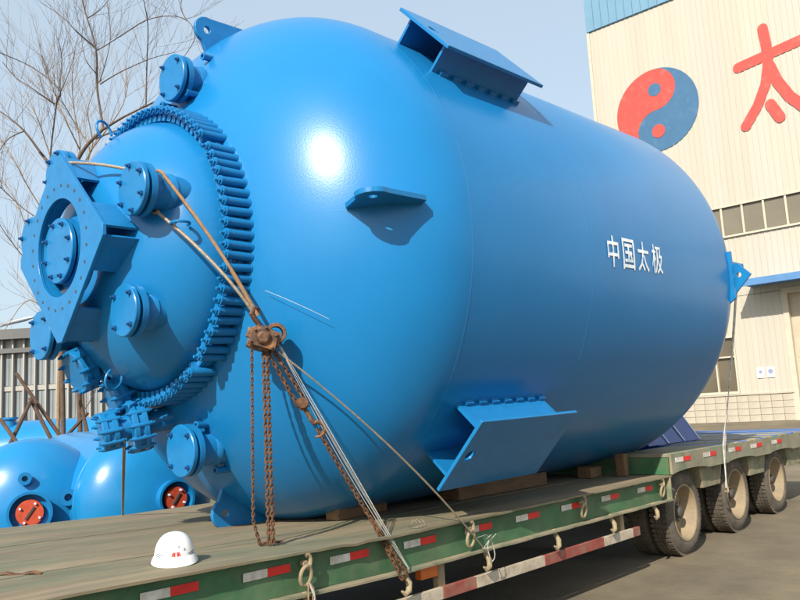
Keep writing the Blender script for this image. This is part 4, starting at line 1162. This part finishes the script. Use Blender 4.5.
TREES = [([[(7.2, 14.71, 0.0), (7.21, 14.66, 1.91), (7.07, 14.62, 3.79), (6.93, 14.6, 5.51), (6.86, 14.22, 6.69), (6.9, 13.9, 7.12), (7.16, 13.67, 7.51)], [(7.11, 13.57, 7.46), (7.06, 13.71, 8.27), (6.9, 13.45, 8.93), (6.78, 13.6, 9.64), (6.73, 13.71, 10.07)], [(7.11, 13.57, 7.46), (7.2, 12.94, 7.55), (7.57, 12.36, 7.8), (7.74, 11.97, 7.98)], [(7.02, 13.71, 7.29), (7.46, 13.9, 7.58), (8.04, 13.87, 7.92), (8.33, 13.53, 8.25)], [(6.91, 13.47, 8.92), (6.93, 13.1, 8.91), (6.97, 12.35, 8.93), (6.93, 11.7, 8.85), (7.17, 11.37, 8.88), (7.29, 11.0, 8.68), (7.32, 10.86, 8.33), (7.42, 11.37, 8.19)], [(7.61, 12.92, 7.85), (7.6, 12.85, 8.69), (7.43, 12.52, 9.24), (7.09, 12.11, 9.54)], [(6.89, 13.48, 8.99), (6.49, 13.36, 9.11), (6.34, 13.49, 9.34), (6.34, 14.14, 9.84)], [(7.01, 13.5, 8.3), (7.09, 12.92, 8.36), (7.64, 12.81, 8.75), (8.12, 12.67, 8.99)], [(7.0, 13.5, 8.34), (7.27, 13.61, 9.3), (7.28, 13.78, 10.31)], [(6.77, 13.5, 9.54), (6.84, 13.18, 9.6), (7.2, 13.4, 10.1)], [(6.96, 13.52, 8.47), (6.65, 13.33, 8.6), (6.68, 13.56, 9.09), (6.78, 13.68, 9.57)], [(8.02, 12.14, 9.38), (7.93, 12.22, 9.7), (8.0, 12.07, 9.93)]], [(0.05, 0.03), (0.024, 0.009), (0.025, 0.009), (0.016, 0.007), (0.011, 0.005), (0.015, 0.006), (0.014, 0.005), (0.013, 0.005), (0.011, 0.005), (0.012, 0.005), (0.008, 0.004), (0.01, 0.004)], 'tallest bare tree, its dark limb forking above the diamond plate', 11, 'bark', 1.5, 'bare_tree', 0.0034, 1.0), ([[(6.32, 13.42, 0.0), (6.3, 13.41, 1.92), (6.18, 13.23, 3.34), (6.08, 13.1, 4.94), (5.89, 13.0, 6.19), (5.75, 13.17, 6.62)], [(5.71, 13.06, 6.58), (5.5, 13.16, 6.91), (5.36, 13.36, 7.15), (5.3, 13.98, 7.55)], [(5.84, 12.97, 6.27), (5.82, 12.9, 6.6), (5.71, 12.47, 7.23), (5.65, 12.24, 7.4), (5.41, 12.71, 7.88), (4.86, 12.78, 8.01)], [(5.82, 12.76, 7.36), (5.42, 12.81, 7.57), (5.41, 13.37, 7.93), (5.17, 13.31, 8.11)], [(6.07, 13.08, 4.59), (5.81, 13.64, 4.8), (5.56, 13.85, 5.19), (5.35, 14.01, 5.63)], [(5.5, 13.21, 6.94), (5.38, 13.49, 6.87), (5.21, 13.45, 6.61), (5.03, 13.3, 6.19)], [(6.0, 13.01, 5.26), (5.82, 13.77, 5.71), (5.62, 14.11, 6.06), (5.28, 13.82, 6.16)], [(5.84, 12.73, 7.43), (6.03, 12.74, 7.94), (6.27, 12.97, 8.51)], [(5.85, 12.68, 7.58), (5.95, 12.8, 8.2), (5.69, 12.39, 8.37)]], [(0.045, 0.026), (0.021, 0.008), (0.016, 0.006), (0.012, 0.005), (0.014, 0.006), (0.012, 0.005), (0.012, 0.005), (0.01, 0.004), (0.01, 0.004)], 'bare tree at the left edge with limbs sweeping to the picture border', 5, 'bark', 1.7, 'bare_tree', 0.0034, 1.0), ([[(9.26, 19.99, 0.0), (9.23, 19.92, 2.21), (9.08, 19.53, 4.42), (8.93, 19.14, 6.63), (8.93, 18.93, 8.12)], [(8.94, 18.96, 8.13), (9.13, 18.62, 8.86), (9.12, 18.92, 10.0), (8.92, 18.62, 10.64), (8.79, 18.2, 11.25)], [(8.95, 18.98, 8.0), (9.26, 18.36, 8.69), (8.99, 18.77, 9.7), (8.56, 18.49, 9.98), (8.09, 18.67, 10.55)], [(8.94, 19.06, 7.64), (8.66, 19.35, 8.95), (8.22, 19.06, 9.68), (8.14, 19.69, 10.37)], [(8.94, 18.96, 8.13), (9.43, 18.59, 8.91), (9.07, 18.09, 9.73), (9.1, 17.55, 10.34)], [(8.98, 19.24, 6.65), (8.21, 19.32, 7.82), (7.77, 19.2, 8.47), (7.61, 19.54, 9.03)], [(9.12, 18.6, 8.85), (8.55, 18.37, 9.63), (8.51, 18.95, 10.63), (8.19, 18.68, 11.1)], [(9.29, 18.42, 8.79), (9.65, 17.58, 9.72), (9.79, 17.45, 10.37)], [(9.1, 19.58, 4.43), (8.38, 19.64, 5.15), (7.95, 20.03, 4.43)], [(9.1, 19.58, 4.43), (8.2, 19.86, 7.43), (7.92, 20.39, 8.28)]], [(0.05, 0.035), (0.018, 0.006), (0.018, 0.006), (0.018, 0.006), (0.018, 0.006), (0.018, 0.006), (0.018, 0.006), (0.018, 0.006), (0.018, 0.006), (0.018, 0.006)], 'pale brown bare tree with fine twigs standing farthest back', 23, 'bark_pale', 1.9, 'bare_tree', 0.0045, 1.35), ([[(6.93, 13.8, 0.0), (6.91, 13.84, 1.64), (6.88, 13.84, 2.08), (6.85, 13.82, 2.52)], [(6.82, 13.76, 2.52), (6.8, 13.84, 2.79), (6.68, 13.89, 3.11), (6.59, 13.78, 3.32)], [(6.82, 13.76, 2.52), (6.87, 13.53, 2.8), (6.81, 13.28, 3.1)], [(6.85, 13.78, 2.25), (7.02, 13.76, 2.52), (6.98, 13.52, 2.77)]], [(0.03, 0.02), (0.014, 0.006), (0.012, 0.005), (0.01, 0.005)], 'small bare sapling seen between the lower outlets and the hedge', 31, 'bark', 1.2, 'bare_sapling', 0.004, 0.5)]
for args in TREES: limb_tree(*args)
def stake(p0, p1, label, r=.035):
    o = thing('tree_stake', (p0[0], p0[1], 0), label, 'stake', 'wooden stakes propping the young trees')
    b = MB(); p0 = Vector(p0); p1 = Vector(p1); p0 = p0 + (p0 - p1) * ((p0.z - .02) / max(.1, p1.z - p0.z)) if p0.z > .05 else p0
    b.tube([p0, p0.lerp(p1, .5) + Vector((.01, .01, 0)), p1], r, 8, radii=[r * 1.1, r, r * .85]); b.build('pole', 'stake_wood', o)
STAKES = [((6.47, 13.45, 1.53), (5.91, 14.38, 2.95), 'dark stake leaning right, crossing before the far blue tank'), ((5.63, 13.7, 1.91), (5.94, 13.84, 2.44), 'short dark stake leaning left beside the leaning cross stake'), ((5.49, 13.28, 1.75), (5.45, 13.85, 2.15), 'stake low at the left picture edge'), ((6.33, 13.73, 1.64), (6.85, 13.64, 2.2), 'stake leaning left in front of the far tank lettering'), ((6.15, 13.34, 1.61), (5.97, 13.95, 2.49), 'middle stake of the crossed prop'), ((6.65, 13.1, 1.53), (6.64, 13.52, 2.42), 'thin stake beside the bolted outlets')]
for p0, p1, lb in STAKES: stake(p0, p1, lb)
# clipped hedge
hg = MB(); rnd = random.Random(3)
for k in range(9000):
    c = Vector((17.4, 24.2, 0)) + Vector((.737, -.675, 0)) * rnd.uniform(-1.5, 4.5) + Vector((.67, .73, 0)) * rnd.uniform(-.6, .6) + Vector((0, 0, rnd.uniform(.0, 1.0) ** .7 * 3.0))
    a = Vector((rnd.uniform(-1, 1), rnd.uniform(-1, 1), rnd.uniform(-1, 1))).normalized() * .06; e = Vector((rnd.uniform(-1, 1), rnd.uniform(-1, 1), rnd.uniform(-1, 1))).normalized() * .045
    hg.add([c - a, c + e, c + a, c - e], [(0, 1, 2, 3)])
h = hg.build('hedge', 'leaf_olive', smooth=False); tag(h, 'olive green leafy hedge seen below the diamond plate', 'hedge'); stuff(h)
